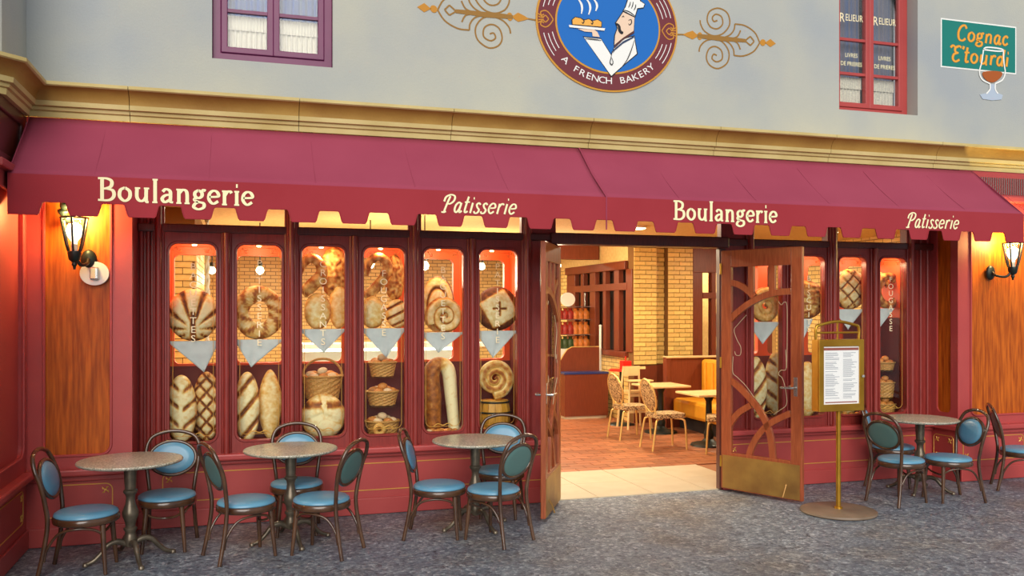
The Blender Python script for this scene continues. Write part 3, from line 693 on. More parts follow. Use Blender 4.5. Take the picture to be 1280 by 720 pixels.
def stroke_word(mb, word, x0, x1, zb, capz, d, wt, slant=0, serif=True, nib=0, M=XZ, alt={}):
    adv = [GL[alt.get(c, c)][0] for c in word]; tot = sum(adv); sx = (x1 - x0) / tot; x = 0
    for c, a in zip(word, adv):
        _, st, se = GL[alt.get(c, c)]
        def mp(p): return (x0 + (x + a * .06 + p[0] * .9 + slant * p[1]) * sx, zb + p[1] * capz)
        for s in st:
            pts = [mp(p) for p in crom(s, 7)] if len(s) > 2 else [mp(s[0]), mp(((s[0][0] + s[1][0]) / 2, (s[0][1] + s[1][1]) / 2)), mp(s[1])]
            def wf(q, t): return wt * capz * ((1 - nib) + nib * abs(t.y))
            if c == 'i' and len(s) == 2 and s[0][1] > .7: wf = wt * capz * 1.1
            mb.ribbon(pts, wf, d, M)
        if serif:
            for q in se:
                a0, b0 = mp((q[0] + .0, q[1])), mp((q[0] + .2, q[1])); mb.ribbon([a0, b0], wt * capz * .5, d, M)
        x += a
for x0, x1 in ((-1.013, .073), (3.565, 4.617)):
    m = MB(); stroke_word(m, 'Boulangerie', x0, x1, 2.628, .165, AF - .009, .15, nib=.42); ob('lettering', m, M_['letter'], aw)
for x0, x1 in ((1.495, 2.13), (6.014, 6.64)):
    m = MB(); stroke_word(m, 'Patisserie', x0, x1, 2.625, .14, AF - .009, .115, slant=.28, serif=False, nib=.3, alt={'a': 'A'}); ob('lettering', m, M_['letter'], aw)

# ================================================================== PAINTED SIGNS ON THE UPPER WALL
def cpx(ox, oy, sc):
    return lambda p: PY(ox + p[0] / sc, oy + p[1] / sc, YP)
LC = (3.249, 4.495)
sg = thing('bakery_sign', 'round blue and maroon sign showing a chef carrying bread on a tray', 'sign', (LC[0], YP, LC[1] - .62))
ob('gold_rim', MB().plate([ell(*LC, .715, .62, 80)], YP - .012, YP - .0005), paint('gold', (206, 146, 50)), sg)
ob('maroon_band', MB().plate([ell(*LC, .697, .603, 80)], YP - .016, YP - .012), paint('maroon', (112, 40, 50)), sg)
ob('inner_rim', MB().plate([ell(*LC, .53, .455, 80)], YP - .018, YP - .016), paint('gold2', (206, 146, 50)), sg)
ob('blue_disc', MB().plate([ell(*LC, .513, .438, 80)], YP - .02, YP - .018), paint('blue', (0, 104, 190)), sg)
K = cpx(640, 0, 5.818)
WHT, BLK, SKN, ORG, NVY = paint('white', (240, 240, 236)), paint('black', (26, 26, 34)), paint('skin', (236, 206, 180)), paint('bread', (240, 176, 78)), paint('navy', (40, 60, 96))
def lay(name, pts, m, k, parent=sg, KK=K, smooth_pts=0):
    q = [KK(p) for p in (crom(pts, smooth_pts, True) if smooth_pts else pts)]
    return ob(name, MB().plate([q], YP - .02 - .0016 * k, YP - .0196 - .0016 * (k - 1)), m, parent)
def lines(name, strokes, w, m, k, parent=sg, KK=K, closed=False, d0=.02):
    mb = MB()
    for s in strokes: mb.ribbon([KK(p) for p in crom(s, 6, closed)], (lambda q, t: w * (.35 + .65 * math.sin(PI * min(max(q, .08), .92)))) if not closed else w, YP - d0 - .0016 * k - .0005)
    return ob(name, mb, m, parent)
lay('jacket', [(508, 268), (640, 283), (716, 400), (735, 345), (800, 283), (884, 262), (908, 398), (800, 488), (716, 566)][::1], BLK, 1)
lay('jacket', [(516, 277), (640, 290), (716, 412), (738, 348), (800, 290), (880, 270), (900, 395), (800, 480), (715, 556)], WHT, 2)
lay('face', [(798, 88), (885, 132), (880, 232), (800, 286), (732, 342), (736, 262), (755, 210), (742, 172)], BLK, 3)
lay('face', [(800, 95), (882, 134), (876, 230), (800, 280), (737, 333), (742, 262), (761, 210), (749, 172)], SKN, 4)
lay('hat', [(796, 86), (888, 134), (908, 72), (950, 66), (962, 36), (928, 10), (925, -22), (850, -34), (832, -4), (812, 60)], BLK, 3)
lay('hat', [(802, 82), (884, 126), (902, 66), (946, 60), (955, 36), (922, 14), (918, -18), (852, -28), (838, 0), (818, 60)], WHT, 4)
lay('collar', [(735, 345), (800, 280), (880, 230), (880, 246), (800, 296), (738, 356)], paint('collar', (86, 44, 40)), 5)
lay('neckerchief', [(725, 392), (730, 366), (800, 306), (878, 268), (878, 280), (800, 322), (740, 372)], NVY, 5)
lines('hat_pleats', [[(800, 78), (845, 94), (886, 124)], [(838, 62), (848, 40), (852, 20)], [(858, 70), (868, 45), (872, 20)], [(876, 82), (888, 60), (890, 40)]], .009, BLK, 6)
lines('moustache', [[(748, 178), (768, 195), (774, 228), (790, 246), (796, 236)]], .03, BLK, 6)
lines('ear', [[(838, 155), (856, 150), (860, 172), (846, 188), (838, 178)]], .009, BLK, 6)
lines('eye', [[(790, 132), (800, 124), (806, 132)]], .008, BLK, 6)
lines('neck_loop', [[(718, 380), (710, 430), (704, 460), (716, 478), (726, 458), (716, 425)]], .009, BLK, 6); lines('lapel_line', [[(880, 300), (858, 370), (828, 440), (796, 484)]], .009, BLK, 6); lines('cuff_line', [[(522, 286), (580, 292), (640, 300)]], .009, BLK, 6)
lay('hand', [(470, 216), (520, 236), (575, 240), (578, 270), (630, 276), (612, 238), (585, 220)], SKN, 5)
lay('tray', [(405, 188), (668, 213), (662, 230), (409, 205)], WHT, 7)
lay('bread', [(428, 186), (424, 150), (450, 128), (490, 136), (516, 150), (548, 142), (580, 156), (615, 146), (645, 166), (644, 206)], BLK, 7)
lay('bread', [(432, 184), (430, 152), (452, 134), (488, 142), (516, 156), (548, 148), (580, 161), (612, 152), (640, 168), (639, 202)], ORG, 8)
for sl_ in ([(496, 144), (514, 160), (506, 178), (498, 168)], [(562, 154), (578, 168), (572, 184), (564, 174)]): lines('bread_slash', [sl_], .01, BLK, 9)
lines('steam', [[(472, -4), (495, 30), (503, 65), (498, 106)], [(532, -4), (556, 32), (562, 70), (550, 112)], [(584, -4), (606, 28), (611, 56), (601, 86)]], .022, WHT, 2)
tm = MB(); msg = 'A FRENCH BAKERY'
for j, ch in enumerate(msg):
    a = R(224 + 92.5 * j / (len(msg) - 1)); x, z = LC[0] + .6 * math.cos(a), LC[1] + .52 * math.sin(a)
    nx_, nz_ = math.cos(a) / .6, math.sin(a) / .52
    if ch != ' ': text(tm, ch, .088, x, z, YP - .0175, sx=1.2, rot=math.atan2(nz_, nx_) + PI / 2)
ob('lettering', tm, WHT, sg)
def arcl(r, a0, a1): return [(LC[0] + .715 * r * math.cos(R(a0 + (a1 - a0) * k / 8)), LC[1] + .62 * r * math.sin(R(a0 + (a1 - a0) * k / 8))) for k in range(9)]
for a0, a1 in ((193, 213), (147, 167), (327, 347), (13, 33)):
    mb = MB()
    for k, r in enumerate((.8, .86, .92)): mb.ribbon(arcl(r, a0 + (k % 2), a1 - (k % 2) + (k - 1) * 2), .007, YP - .0172)
    ob('band_lines', mb, WHT, sg)
GO = paint('gold3', (196, 132, 40))
for s, cx in ((1, LC[0] - .623), (-1, LC[0] + .623)):
    mb = MB()
    f_ = lambda l: [(cx + s * p[0], LC[1] + p[1]) for p in crom(l, 6)]
    for zz in (1, -1):
        for l in ([(.075, 0), (.04, .05 * zz), (-.0, .075 * zz), (-.045, .06 * zz), (-.04, .03 * zz), (-.015, .04 * zz)], [(.03, 0), (.0, .03 * zz), (-.03, .01 * zz), (-.07, .015 * zz)], [(-.02, .005 * zz), (-.05, .03 * zz), (-.075, .04 * zz)]): mb.ribbon(f_(l), .011, YP - .0174)
    ob('palmette', mb, GO, sg)
# scroll ornaments
K2 = cpx(800, 0, 5.333)
scroll = [[(400, 135), (405, 165), (430, 208), (485, 238), (545, 228), (590, 180), (597, 130), (575, 80), (520, 55), (465, 75), (447, 130), (468, 178), (515, 192), (550, 160), (542, 112), (505, 95), (482, 118), (492, 143), (515, 136)],
          [(393, 345), (402, 308), (440, 272), (500, 262), (555, 285), (592, 350), (580, 420), (520, 457), (465, 435), (442, 385), (458, 328), (500, 310), (542, 338), (547, 392), (510, 412), (480, 390), (490, 362), (512, 370)],
          [(540, 256), (595, 235), (625, 200), (632, 160)], [(632, 160), (700, 172), (765, 218), (797, 284)], [(540, 258), (595, 288), (622, 330), (626, 370)], [(626, 370), (690, 373), (758, 342), (797, 286)],
          [(590, 260), (645, 246), (670, 203)], [(590, 264), (645, 284), (668, 330)], [(700, 272), (717, 257), (735, 243)], [(735, 243), (748, 260), (760, 275)], [(760, 275), (748, 290), (735, 303)], [(735, 303), (717, 288), (700, 272)],
          [(240, 230), (280, 231), (320, 232)]]
spine = [(380, 240), (450, 247), (540, 258), (620, 264), (702, 272)]
blobs = [[(285, 231), (310, 218), (350, 205), (372, 225), (384, 234), (376, 248), (350, 263), (312, 246)], ell(398, 241, 17, 26, 16), ell(818, 284, 19, 22, 16), [(832, 286), (868, 260), (904, 291), (868, 314)]]
for side in (1, -1):
    o0 = thing('scroll_ornament', 'ochre painted scroll ornament on the stucco %s of the round bakery sign' % ('right' if side > 0 else 'left'), 'ornament', (LC[0] + side * 1.2, YP, 4.3))
    z0 = PY(800 + 600 / 5.333, 262 / 5.333, YP)[1]
    KK = lambda p: (LC[0] + side * (K2(p)[0] - LC[0]), K2(p)[1])
    mb = MB()
    for s_ in scroll: mb.ribbon([KK(p) for p in crom(s_, 6)], .0145, YP - .002)
    mb.ribbon([KK(p) for p in crom(spine, 6)], lambda q, t: .05 * (1 - .6 * abs(q - .45)), YP - .0024)
    ob('scrolls', mb, paint('ochre', (150, 108, 42)), o0)
    for b_ in blobs: ob('finial', MB().plate([[KK(p) for p in b_]], YP - .004, YP - .0005), paint('ochre2', (194, 132, 36)), o0)
# cognac sign
K3 = cpx(1160, 0, 5.54); a_, b_ = K3((95, 135)), K3((602, 480)); zt, zb = K3((95, 135))[1], K3((88, 455))[1]
cs = thing('cognac_sign', 'teal painted sign with orange script and a brandy glass', 'sign', ((a_[0] + b_[0]) / 2, YP, zb - .2))
x0_, x1_ = a_[0], b_[0]
ob('white_border', MB().plate([rect(x0_ - .015, zb - .015, x1_ + .015, zt + .015)], YP - .003, YP - .0005), WHT, cs)
ob('teal_field', MB().plate([rect(x0_, zb, x1_, zt)], YP - .005, YP - .003), paint('teal', (0, 122, 112)), cs)
OC = paint('orange_script', (236, 164, 52))
for wd, p0, p1, hc in (('Cognac', (190, 280), (572, 318), 108), ("E'tourdi", (150, 428), (575, 462), 112)):
    A0, A1 = K3(p0), K3(p1); cap = A0[1] - K3((p0[0], p0[1] + hc))[1]
    for nm, mm, ww, dd in (('letter_shadow', paint('shadow', (150, 90, 30)), .2, .0056), ('lettering', OC, .155, .0066)):
        mb = MB(); stroke_word(mb, wd, A0[0], A1[0] - .04, (A0[1] + A1[1]) / 2 - .0, cap, YP - dd, ww, slant=.12, serif=False, nib=.35, alt={'a': 'A'}); ob(nm, mb, mm, cs)
PALE = paint('pale_glass', (176, 190, 208))
def oct_(pts, w, m, nm, k): return lines(nm, [pts], w, m, k, cs, K3, d0=.0065)
ob('brandy', MB().plate([[K3(p) for p in crom([(378, 500), (440, 492), (505, 500), (505, 530), (470, 562), (440, 572), (405, 560), (378, 530)], 4, True)]], YP - .0085, YP - .0075), paint('brandy', (168, 84, 26)), cs)
mb = MB()
for s_ in ([(380, 345), (368, 430), (352, 500), (372, 552), (425, 580)], [(517, 352), (522, 440), (530, 505), (510, 555), (462, 580)], [(380, 342), (400, 330), (450, 332), (500, 340), (517, 352), (480, 356), (420, 350), (380, 345)], [(425, 580), (424, 620), (400, 650)], [(462, 580), (462, 620), (480, 650)]):
    mb.ribbon([K3(p) for p in crom(s_, 6)], .016, YP - .009)
ob('glass_outline', mb, WHT, cs)
ob('glass_stem', MB().plate([[K3(p) for p in [(424, 584), (464, 584), (464, 620), (484, 646), (515, 660), (505, 690), (440, 696), (375, 686), (357, 656), (398, 646), (424, 620)]]], YP - .0072, YP - .0005), PALE, cs)

# ================================================================== DOORS
def make_door(name, hinge, free, lab, mirror):
    """leaf built in local x (0 hinge .. w free edge), y thickness, z up"""
    hx, hy = hinge; w = math.hypot(free[0] - hx, free[1] - hy); ang = math.atan2(free[1] - hy, free[0] - hx)
    t = struct(name, (hx, hy, 0), lab); t.rotation_euler = (0, 0, ang)
    st = .115; th = .045; zl, zt, zk = .03, 2.44, .40
    y0, y1 = -th / 2, th / 2
    DM = M_['doorwood']
    L_ = dict(local=True)
    ob('stile', MB().box((0, y0, zl), (st, y1, zt)), DM, t, bev=.006, **L_); ob('stile', MB().box((w - st, y0, zl), (w, y1, zt)), DM, t, bev=.006, **L_)
    ob('top_rail', MB().box((st, y0, zt - .17), (w - st, y1, zt)), DM, t, bev=.004, **L_)
    ob('bottom_rail', MB().box((st, y0, zl), (w - st, y1, zk)), DM, t, bev=.004, **L_)
    for s in (y0 - .004, y1): ob('kick_plate', MB().box((.02, s, zl + .01), (w - .02, s + .004, zk - .03)), M_['brassd'], t, label='brass kick plate', **L_)
    W_ = lambda q: q * w
    def arc(pts, wd=.06):
        P = crom(pts, 8); mb = MB(); n = len(P); A = []; B = []
        for i in range(n):
            tt = P[min(i + 1, n - 1)] - P[max(i - 1, 0)]; tt.normalize(); nn = Vector((-tt.y, tt.x)); A.append(P[i] + nn * wd / 2); B.append(P[i] - nn * wd / 2)
        loop = [(p.x, p.y) for p in A] + [(p.x, p.y) for p in reversed(B)]
        return ob('fretwork_bar', mb.plate([loop], y0 + .004, y1 - .004), DM, t, **L_)
    for pts in FRET: arc([(s * w, z) for s, z in pts])
    for s in (.38, .64):
        zz = FRETTOP(s); ob('upper_bar', MB().box((s * w - .03, y0 + .005, zz), (s * w + .03, y1 - .005, zt - .17)), DM, t, **L_)
    ob('pane', MB().box((st, -.003, zk), (w - st, .003, zt - .17)), M_['glass'], t, **L_)
    et = MB()
    for pts in ETCH: et.tube([(p.x * w, .005, p.y) for p in crom(pts, 6)], .003, 5)
    ob('etched_border', et, M_['etch'], t, smooth=True, **L_)
    for s in (-1, 1):
        hd = ob('handle_plate', MB().box((w - .085, s * th / 2 - .003, 1.02), (w - .045, s * th / 2 + .003, 1.2)), M_['steel'], t, bev=.002, **L_)
        hm = MB().tube([(w - .065, s * .02, 1.1), (w - .065, s * .075, 1.1), (w - .1, s * .08, 1.1), (w - .19, s * .08, 1.1)], .011, 8); ob('lever', hm, M_['steel'], hd, smooth=True, local=True)
    ds = ob('door_stop', MB().tube([(w - .16, y1 if mirror else y0, .17), (w - .16, (y1 + .03) if mirror else (y0 - .03), .12), (w - .17, (y1 + .05) if mirror else (y0 - .05), .05)], .007, 6), M_['brassd'], t, smooth=True, **L_)
    for z in (.25, 1.25, 2.2): ob('hinge', MB().tube([(0, y0 - .004, z), (0, y0 - .004, z + .11)], .011, 8), M_['brass'], t, smooth=True, **L_)
    return t
RH, RF = (4.655, -.06), (5.045, -.86)
def dpl(px, py):                                      # pixel -> (s, z) on the right leaf
    d = ray(px, py); ex, ey = RF[0] - RH[0], RF[1] - RH[1]
    det = d[0] * -ey + d[1] * ex; bx, by = RH[0], RH[1] - CAMY
    t = (bx * -ey + by * ex) / det; s = (d[0] * by - d[1] * bx) / -(d[0] * ey - d[1] * ex) * -1
    x, y = d[0] * t, CAMY + d[1] * t
    s = ((x - RH[0]) * ex + (y - RH[1]) * ey) / (ex * ex + ey * ey)
    return (s, CAMZ + d[2] * t)
c3 = lambda p: dpl(850 + p[0] / 4.2375, 290 + p[1] / 4.2375)
c4 = lambda p: dpl(880 + p[0] / 3.6, 440 + p[1] / 3.6)
FRET = [[c3(p) for p in ((240, 268), (300, 274), (355, 305), (395, 345))], [c3(p) for p in ((235, 500), (300, 432), (370, 378), (450, 338), (520, 320), (590, 314))],
        [c4(p) for p in ((95, 110), (150, 150), (205, 205), (250, 262), (285, 330), (305, 410), (315, 540))], [c4(p) for p in ((100, 370), (125, 315), (160, 272), (212, 240))],
        [c4(p) for p in ((190, 530), (212, 440), (250, 370), (305, 318), (390, 276))]]
_arch = [c3(p) for p in ((240, 268), (300, 274), (355, 305), (395, 345), (450, 336), (520, 320), (590, 314))]
def FRETTOP(s):
    for a, b in zip(_arch, _arch[1:]):
        if a[0] <= s <= b[0]: return a[1] + (b[1] - a[1]) * (s - a[0]) / (b[0] - a[0]) - .01
    return 1.95
ETCH = [[c3(p) for p in ((350, 440), (305, 490), (285, 520), (300, 570), (320, 610), (318, 650), (296, 652), (288, 632))], [c3(p) for p in ((520, 368), (535, 386), (550, 372), (565, 392), (566, 560), (564, 720))],
        [c4(p) for p in ((366, -10), (368, 75), (345, 82), (334, 100), (352, 120), (366, 170), (370, 235), (340, 262), (312, 282))], [c4(p) for p in ((130, 20), (128, 90), (150, 115), (185, 150), (225, 205))]]
make_door('door_1', RH, RF, 'open right door leaf of brown wood with curved art nouveau fretwork', False)
LH = (2.87, -.09); LF = (2.47, -.80)
make_door('door_2', LH, LF, 'open left door leaf seen nearly edge on', True)

# ================================================================== SCONCES, ALARM, MENU STAND
def sconce(px, py, lab, fancy):
    y = YP - .17; x, z = PY(px, py, y); t = thing('wall_sconce', lab, 'lamp', (x, YP, z - .25))
    bx = x + (.075 if not fancy else -.13); bz = z - .19
    bp = MB()
    prof = [(.0, .0), (.06, .0), (.058, .012), (.045, .022), (.03, .03), (.0, .034)]
    v, f = [], []; n = 20
    for r, dpt in prof[1:]:
        for k in range(n): a = 2 * PI * k / n; v.append((bx + r * math.cos(a), YP - dpt, bz + r * 1.35 * math.sin(a)))
    for i in range(len(prof) - 2):
        for k in range(n): f.append((i * n + k, i * n + (k + 1) % n, (i + 1) * n + (k + 1) % n, (i + 1) * n + k))
    f.append(tuple((len(prof) - 2) * n + k for k in range(n))); bp.add(v, f)
    ob('back_plate', bp, M_['black'], t, smooth=True)
    ob('arm', MB().tube(crom([(bx, YP - .03, bz), (bx, YP - .08, bz - .035), ((bx + x) / 2, y + .02, bz - .045), (x, y, z - .16)]), .014, 8), M_['black'], t, smooth=True)
    ob('cup', MB().lathe([(.008, -.275), (.012, -.25), (.02, -.24), (.016, -.22), (.04, -.2), (.05, -.15), (.048, -.135)], 16, (x, y, z)), M_['black'], t, smooth=True)
    n = 6; rb, rt, z0, z1 = .046, .098, z - .135, z + .12
    def rad(q): return rb + (rt - rb) * (q ** .75)
    gm = MB(); rib = []
    for q in range(7):
        for k in range(n * 2): a = 2 * PI * k / (n * 2); gm.v.append((x + rad(q / 6) * math.cos(a), y + rad(q / 6) * math.sin(a), z0 + (z1 - z0) * q / 6))
    for q in range(6):
        for k in range(n * 2): gm.f.append((q * 12 + k, q * 12 + (k + 1) % 12, q * 12 + 12 + (k + 1) % 12, q * 12 + 12 + k))
    ob('glass_shade', gm, M_['lampglass'], t, smooth=True)
    for k in range(n):
        a = 2 * PI * k / n + .5; ob('rib', MB().tube([(x + rad(q / 6) * math.cos(a), y + rad(q / 6) * math.sin(a), z0 + (z1 - z0) * q / 6) for q in range(7)], .0085, 6), M_['black'], t, smooth=True)
    ob('rim', MB().tube([(x + rt * math.cos(2 * PI * k / 24), y + rt * math.sin(2 * PI * k / 24), z1) for k in range(24)], .007, 6, True), M_['black'], t, smooth=True)
    if not fancy: ob('top_scroll', MB().tube(crom([(x - .05, y + .09, z + .09), (x - .085, y + .07, z + .15), (x - .08, y + .05, z + .21), (x - .03, y + .03, z + .25), (x + .02, y + .02, z + .22)]), [.02, .028, .036, .042, .045] * 5, 10), M_['black'], t, smooth=True)
    ob('bulb', MB().lathe([(.001, -.1), (.02, -.09), (.022, -.06), (.05, -.02), (.062, .02), (.05, .06), (.02, .082), (.001, .085)], 16, (x, y, z)), M_['bulb'], t, smooth=True)
    ob('socket', MB().lathe([(.024, -.135), (.024, -.08)], 12, (x, y, z)), M_['white'], t, smooth=True)
    ld = bpy.data.lights.new('sconce', 'POINT'); ld.energy = 46; ld.color = (1, .74, .24); ld.shadow_soft_size = .06
    lo = bpy.data.objects.new('sconce_light', ld); COL.objects.link(lo); lo.parent = t; lo.location = (0, y - YP - .0, .25 + .14)
    return t
sconce(93, 292, 'lit black lantern sconce on the left wood panelled pilaster', False)
sconce(1266, 318, 'lit black lantern sconce on the right wood panelled pilaster', True)
ax, az = PY(119, 342, YP + .02)
al = thing('fire_alarm', 'round white fire alarm strobe under the left lantern sconce', 'alarm', (ax, YP + .03, az - .09))
def ydisc(x, z, r, y0, y1, n=32):
    m = MB(); m.plate([ell(x, z, r * 1.13, r, n)], y0, y1); return m
ob('base_disc', ydisc(ax, az, .094, YP - .02, YP + .03), M_['white'], al, bev=.008)
ob('strobe', MB().box((ax - .03, YP - .055, az - .05), (ax + .035, YP - .02, az + .05)), M_['steel'], al, bev=.01)
ob('strobe_lens', MB().box((ax - .022, YP - .06, az - .04), (ax + .01, YP - .055, az + .04)), M_['letter'], al)
# menu stand
mx, my = PG(1048, 640, 0); mx += .0
ms = thing('menu_stand', 'brass menu stand with a framed white menu on a round base', 'menu stand', (mx, my, 0))
ob('base', MB().lathe([(.33, 0), (.335, .008), (.33, .022), (.30, .03), (.03, .034)], 40, (mx, my, 0)), M_['darkwood'], ms, smooth=True)
ob('pole', MB().lathe([(.038, .03), (.036, .05), (.022, .056), (.022, .95)], 16, (mx, my, 0)), M_['brass'], ms, smooth=True)
bx0, bx1 = PX(1023, my - .05), PX(1079, my - .05); bz0, bz1 = PY(1050, 513, my)[1], PY(1050, 424, my)[1]
ob('case', MB().box((bx0, my - .05, bz0), (bx1, my + .05, bz1)), M_['brass'], ms, bev=.006)
xa, xb, za, zb2 = bx0 + .05, bx1 - .05, PY(1050, 505, my - .05)[1], PY(1050, 433, my - .05)[1]
fr_ = ob('door_frame', MB().plate([rect(bx0, bz0, bx1, bz1), rect(xa, za, xb, zb2)[::-1]], my - .064, my - .05), M_['brass'], ms, bev=.004)
pp = ob('menu_paper', MB().box((xa + .0, my - .053, za), (xb - .0, my - .0505, zb2)), M_['paper'], ms, label='white printed menu sheet')
prn = MB(); random.seed(5)
for col in (0, 1):
    z = zb2 - .06
    while z > za + .05:
        a = xa + .02 + col * (xb - xa) / 2; prn.box((a, my - .0545, z), (a + (xb - xa) * random.uniform(.22, .4), my - .053, z + .004)); z -= .012 if random.random() > .15 else .024
ob('print', prn, M_['ink'], pp)
hb = MB().box((xa + .005, my - .0545, zb2 - .035), (xb - .005, my - .053, zb2 - .012)); hb.box((xa + .02, my - .0545, za + .012), (xb - .02, my - .053, za + .022)); ob('header_band', hb, paint('menu_red', (150, 78, 66)), pp)
ob('pane', MB().box((xa, my - .062, za), (xb, my - .06, zb2)), M_['glass'], ms)
ob('lock_knob', MB().lathe([(.001, 0), (.012, 0), (.012, .02), (.001, .022)], 12, (bx1 - .025, my - .084, (za + zb2) / 2 - .02)), M_['steel'], ms, smooth=True)
zh = PY(1050, 406, my)[1]
ob('top_rail', MB().tube(crom([(bx0 + .01, my, bz1), (bx0 + .01, my, zh - .03), (bx0 + .06, my, zh), ((bx0 + bx1) / 2, my, zh + .03), (bx1 - .06, my, zh), (bx1 - .01, my, zh - .03), (bx1 - .01, my, bz1)]), .014, 8), M_['brass'], ms, smooth=True)
ob('cross_rail', MB().tube([(bx0 + .01, my, bz1 + .06), (bx1 - .01, my, bz1 + .06)], .01, 8), M_['brass'], ms, smooth=True)
for q in (.5,): ob('spindle', MB().tube([(bx0 + (bx1 - bx0) * q, my, bz1), (bx0 + (bx1 - bx0) * q, my, zh + .02)], .009, 8), M_['brass'], ms, smooth=True)

# ================================================================== CAFÉ TABLES AND CHAIRS
def make_table(loc, label, group):
    t = thing('cafe_table', label, 'table', loc, 0, group); L_ = dict(local=True, smooth=True)
    ob('table_top', MB().lathe([(.0, .715), (.345, .715), (.362, .722), (.366, .731), (.362, .739), (.345, .742), (.0, .742)], 48), M_['granite'], t, **L_)
    ob('support_plate', MB().lathe([(.02, .70), (.13, .70), (.14, .715), (.02, .715)], 24), M_['iron'], t, **L_)
    ob('column', MB().lathe([(.03, .10), (.045, .12), (.05, .16), (.04, .19), (.036, .21), (.046, .225), (.046, .24), (.034, .25), (.038, .28), (.056, .33), (.058, .355), (.046, .39), (.034, .42), (.03, .46), (.036, .485), (.05, .50), (.05, .515), (.038, .525), (.043, .6), (.047, .7)], 24), M_['iron'], t, **L_)
    for k in range(4):
        a = PI / 2 * k + .35; ca, sa = math.cos(a), math.sin(a)
        P = [(r * ca, r * sa, z) for r, z in ((.03, .125), (.09, .15), (.15, .135), (.2, .08), (.25, .035), (.3, .017))]
        lg = ob('leg', MB().tube(crom(P, 5), [.024 - .009 * i / 25 for i in range(26)], 8), M_['iron'], t, **L_)
        ob('foot', MB().lathe([(.012, 0), (.02, .004), (.02, .022), (.012, .03)], 12, (.305 * ca, .305 * sa, 0)), M_['iron'], lg, **L_)
    return t
def make_chair(loc, rz, label, group):
    t = thing('cafe_chair', label, 'chair', loc, rz, group); L_ = dict(local=True, smooth=True); C_ = M_['chair']
    ob('seat_cushion', MB().lathe([(.205, .425), (.212, .435), (.208, .449), (.19, .46), (.15, .467), (.08, .471), (.001, .472)], 36, (0, 0, -.035)), M_['blue'], t, **L_)
    ob('seat_ring', MB().lathe([(.19, .378), (.212, .38), (.219, .388), (.219, .42), (.212, .428), (.19, .43)], 36, (0, 0, -.035)), C_, t, **L_)
    for s in (-1, 1):
        ob('front_leg', MB().tube([(.138, s * .125, .355), (.15, s * .14, .18), (.165, s * .155, .0)], [.02, .017, .013], 10), C_, t, **L_)
        ob('brace', MB().tube(crom([(-.225, s * .172, .11), (-.205, s * .17, .20), (-.13, s * .178, .30), (-.01, s * .185, .33), (.09, s * .16, .315), (.142, s * .132, .275)]), .0095, 8), C_, t, **L_)
    ob('stretcher', MB().tube(crom([(.145, -.13, .30), (.12, -.08, .265), (.1, 0, .25), (.12, .08, .265), (.145, .13, .30)]), .009, 8), C_, t, **L_)
    half = [(-.265, .185, .0), (-.225, .172, .2), (-.205, .165, .37), (-.215, .178, .50), (-.24, .198, .64), (-.275, .2, .74), (-.3, .165, .815), (-.312, .09, .85)]
    pth = half + [(-.316, 0, .862)] + [(x, -y, z) for x, y, z in reversed(half)]
    ob('back_frame', MB().tube(crom(pth, 5), .0155, 10), C_, t, **L_)
    # oval back: ring, blue front pad, green rear pad, tilted with the frame
    tl = math.atan2(.06, .22); cz = .655; cx = -.244
    def OV(ry, rz, d): return lambda k, n: (cx - math.sin(k * 2 * PI / n) * rz * math.sin(tl) + d * math.cos(tl), math.cos(k * 2 * PI / n) * ry, cz + math.sin(k * 2 * PI / n) * rz * math.cos(tl) + d * math.sin(tl))
    ring = [OV(.178, .135, 0)(k, 36) for k in range(36)]
    bk = ob('back_ring', MB().tube(ring, .0145, 8, True), C_, t, **L_)
    def dome(dirn, h):
        m = MB(); n = 32; L = [(1.0, 0), (.9, .55), (.7, .82), (.4, .96), (.001, 1)]
        for q, hh in L:
            for k in range(n): m.v.append(OV(.168 * q, .125 * q, dirn * (.004 + hh * h))(k, n))
        for i in range(len(L) - 1):
            for k in range(n): m.f.append((i * n + k, i * n + (k + 1) % n, (i + 1) * n + (k + 1) % n, (i + 1) * n + k))
        return m
    ob('back_pad', dome(1, .024), M_['blue'], t, **L_); ob('rear_pad', dome(-1, .012), M_['pad_back'], t, label='grey green back of the chair pad', **L_)
    return t
tabs = [(163, 574, 'granite topped cafe table nearest the left wall'), (363.5, 560, 'granite topped cafe table, second from the left'), (594, 549, 'granite topped cafe table beside the left door leaf'), (1150, 522.5, 'granite topped cafe table right of the menu stand')]
T0 = None; TP = []
for px, py, lb in tabs:
    x, y = PG(px, py, .742); TP.append((x, y))
    if T0 is None: T0 = make_table((x, y, 0), lb, 'round cafe tables')
    else: dup(T0, (x, y, 0), random.uniform(-.3, .3), lb, 'round cafe tables')
chairs = [(108, 636, -6, 'blue cushioned bentwood chair left of the first table, against the left wall'),
          (209, 615, -95, 'blue cushioned bentwood chair behind the first table with its back to the wall'),
          (308, 622, 20, 'bentwood chair left of the second table, seen from behind at an angle'),
          (371, 600, -93, 'blue cushioned bentwood chair behind the second table, back to the windows'),
          (402, 619, 147, 'bentwood chair right of the second table, green pad back showing'),
          (549, 603, -19, 'blue cushioned bentwood chair left of the third table, seen side on'),
          (625, 584, -112, 'bentwood chair behind the third table, mostly hidden, beside the door'),
          (617, 607, 124, 'bentwood chair in front of the third table, seen from behind'),
          (1126, 571, 11, 'bentwood chair left of the table by the menu stand, seen from behind'),
          (1116, 555, -42, 'bentwood chair half hidden behind another at the table by the menu stand'),
          (1185, 569, 172, 'bentwood chair right of the table by the menu stand, blue pad showing'),
          (1279, 559, -36, 'dark bentwood chair at the far right edge of the photograph')]
C0 = None
for px, py, a, lb in chairs:
    x, y = PG(px, py, .43)
    if C0 is None: C0 = make_chair((x, y, 0), R(a), lb, 'bentwood cafe chairs outside')
    else: dup(C0, (x, y, 0), R(a), lb, 'bentwood cafe chairs outside')

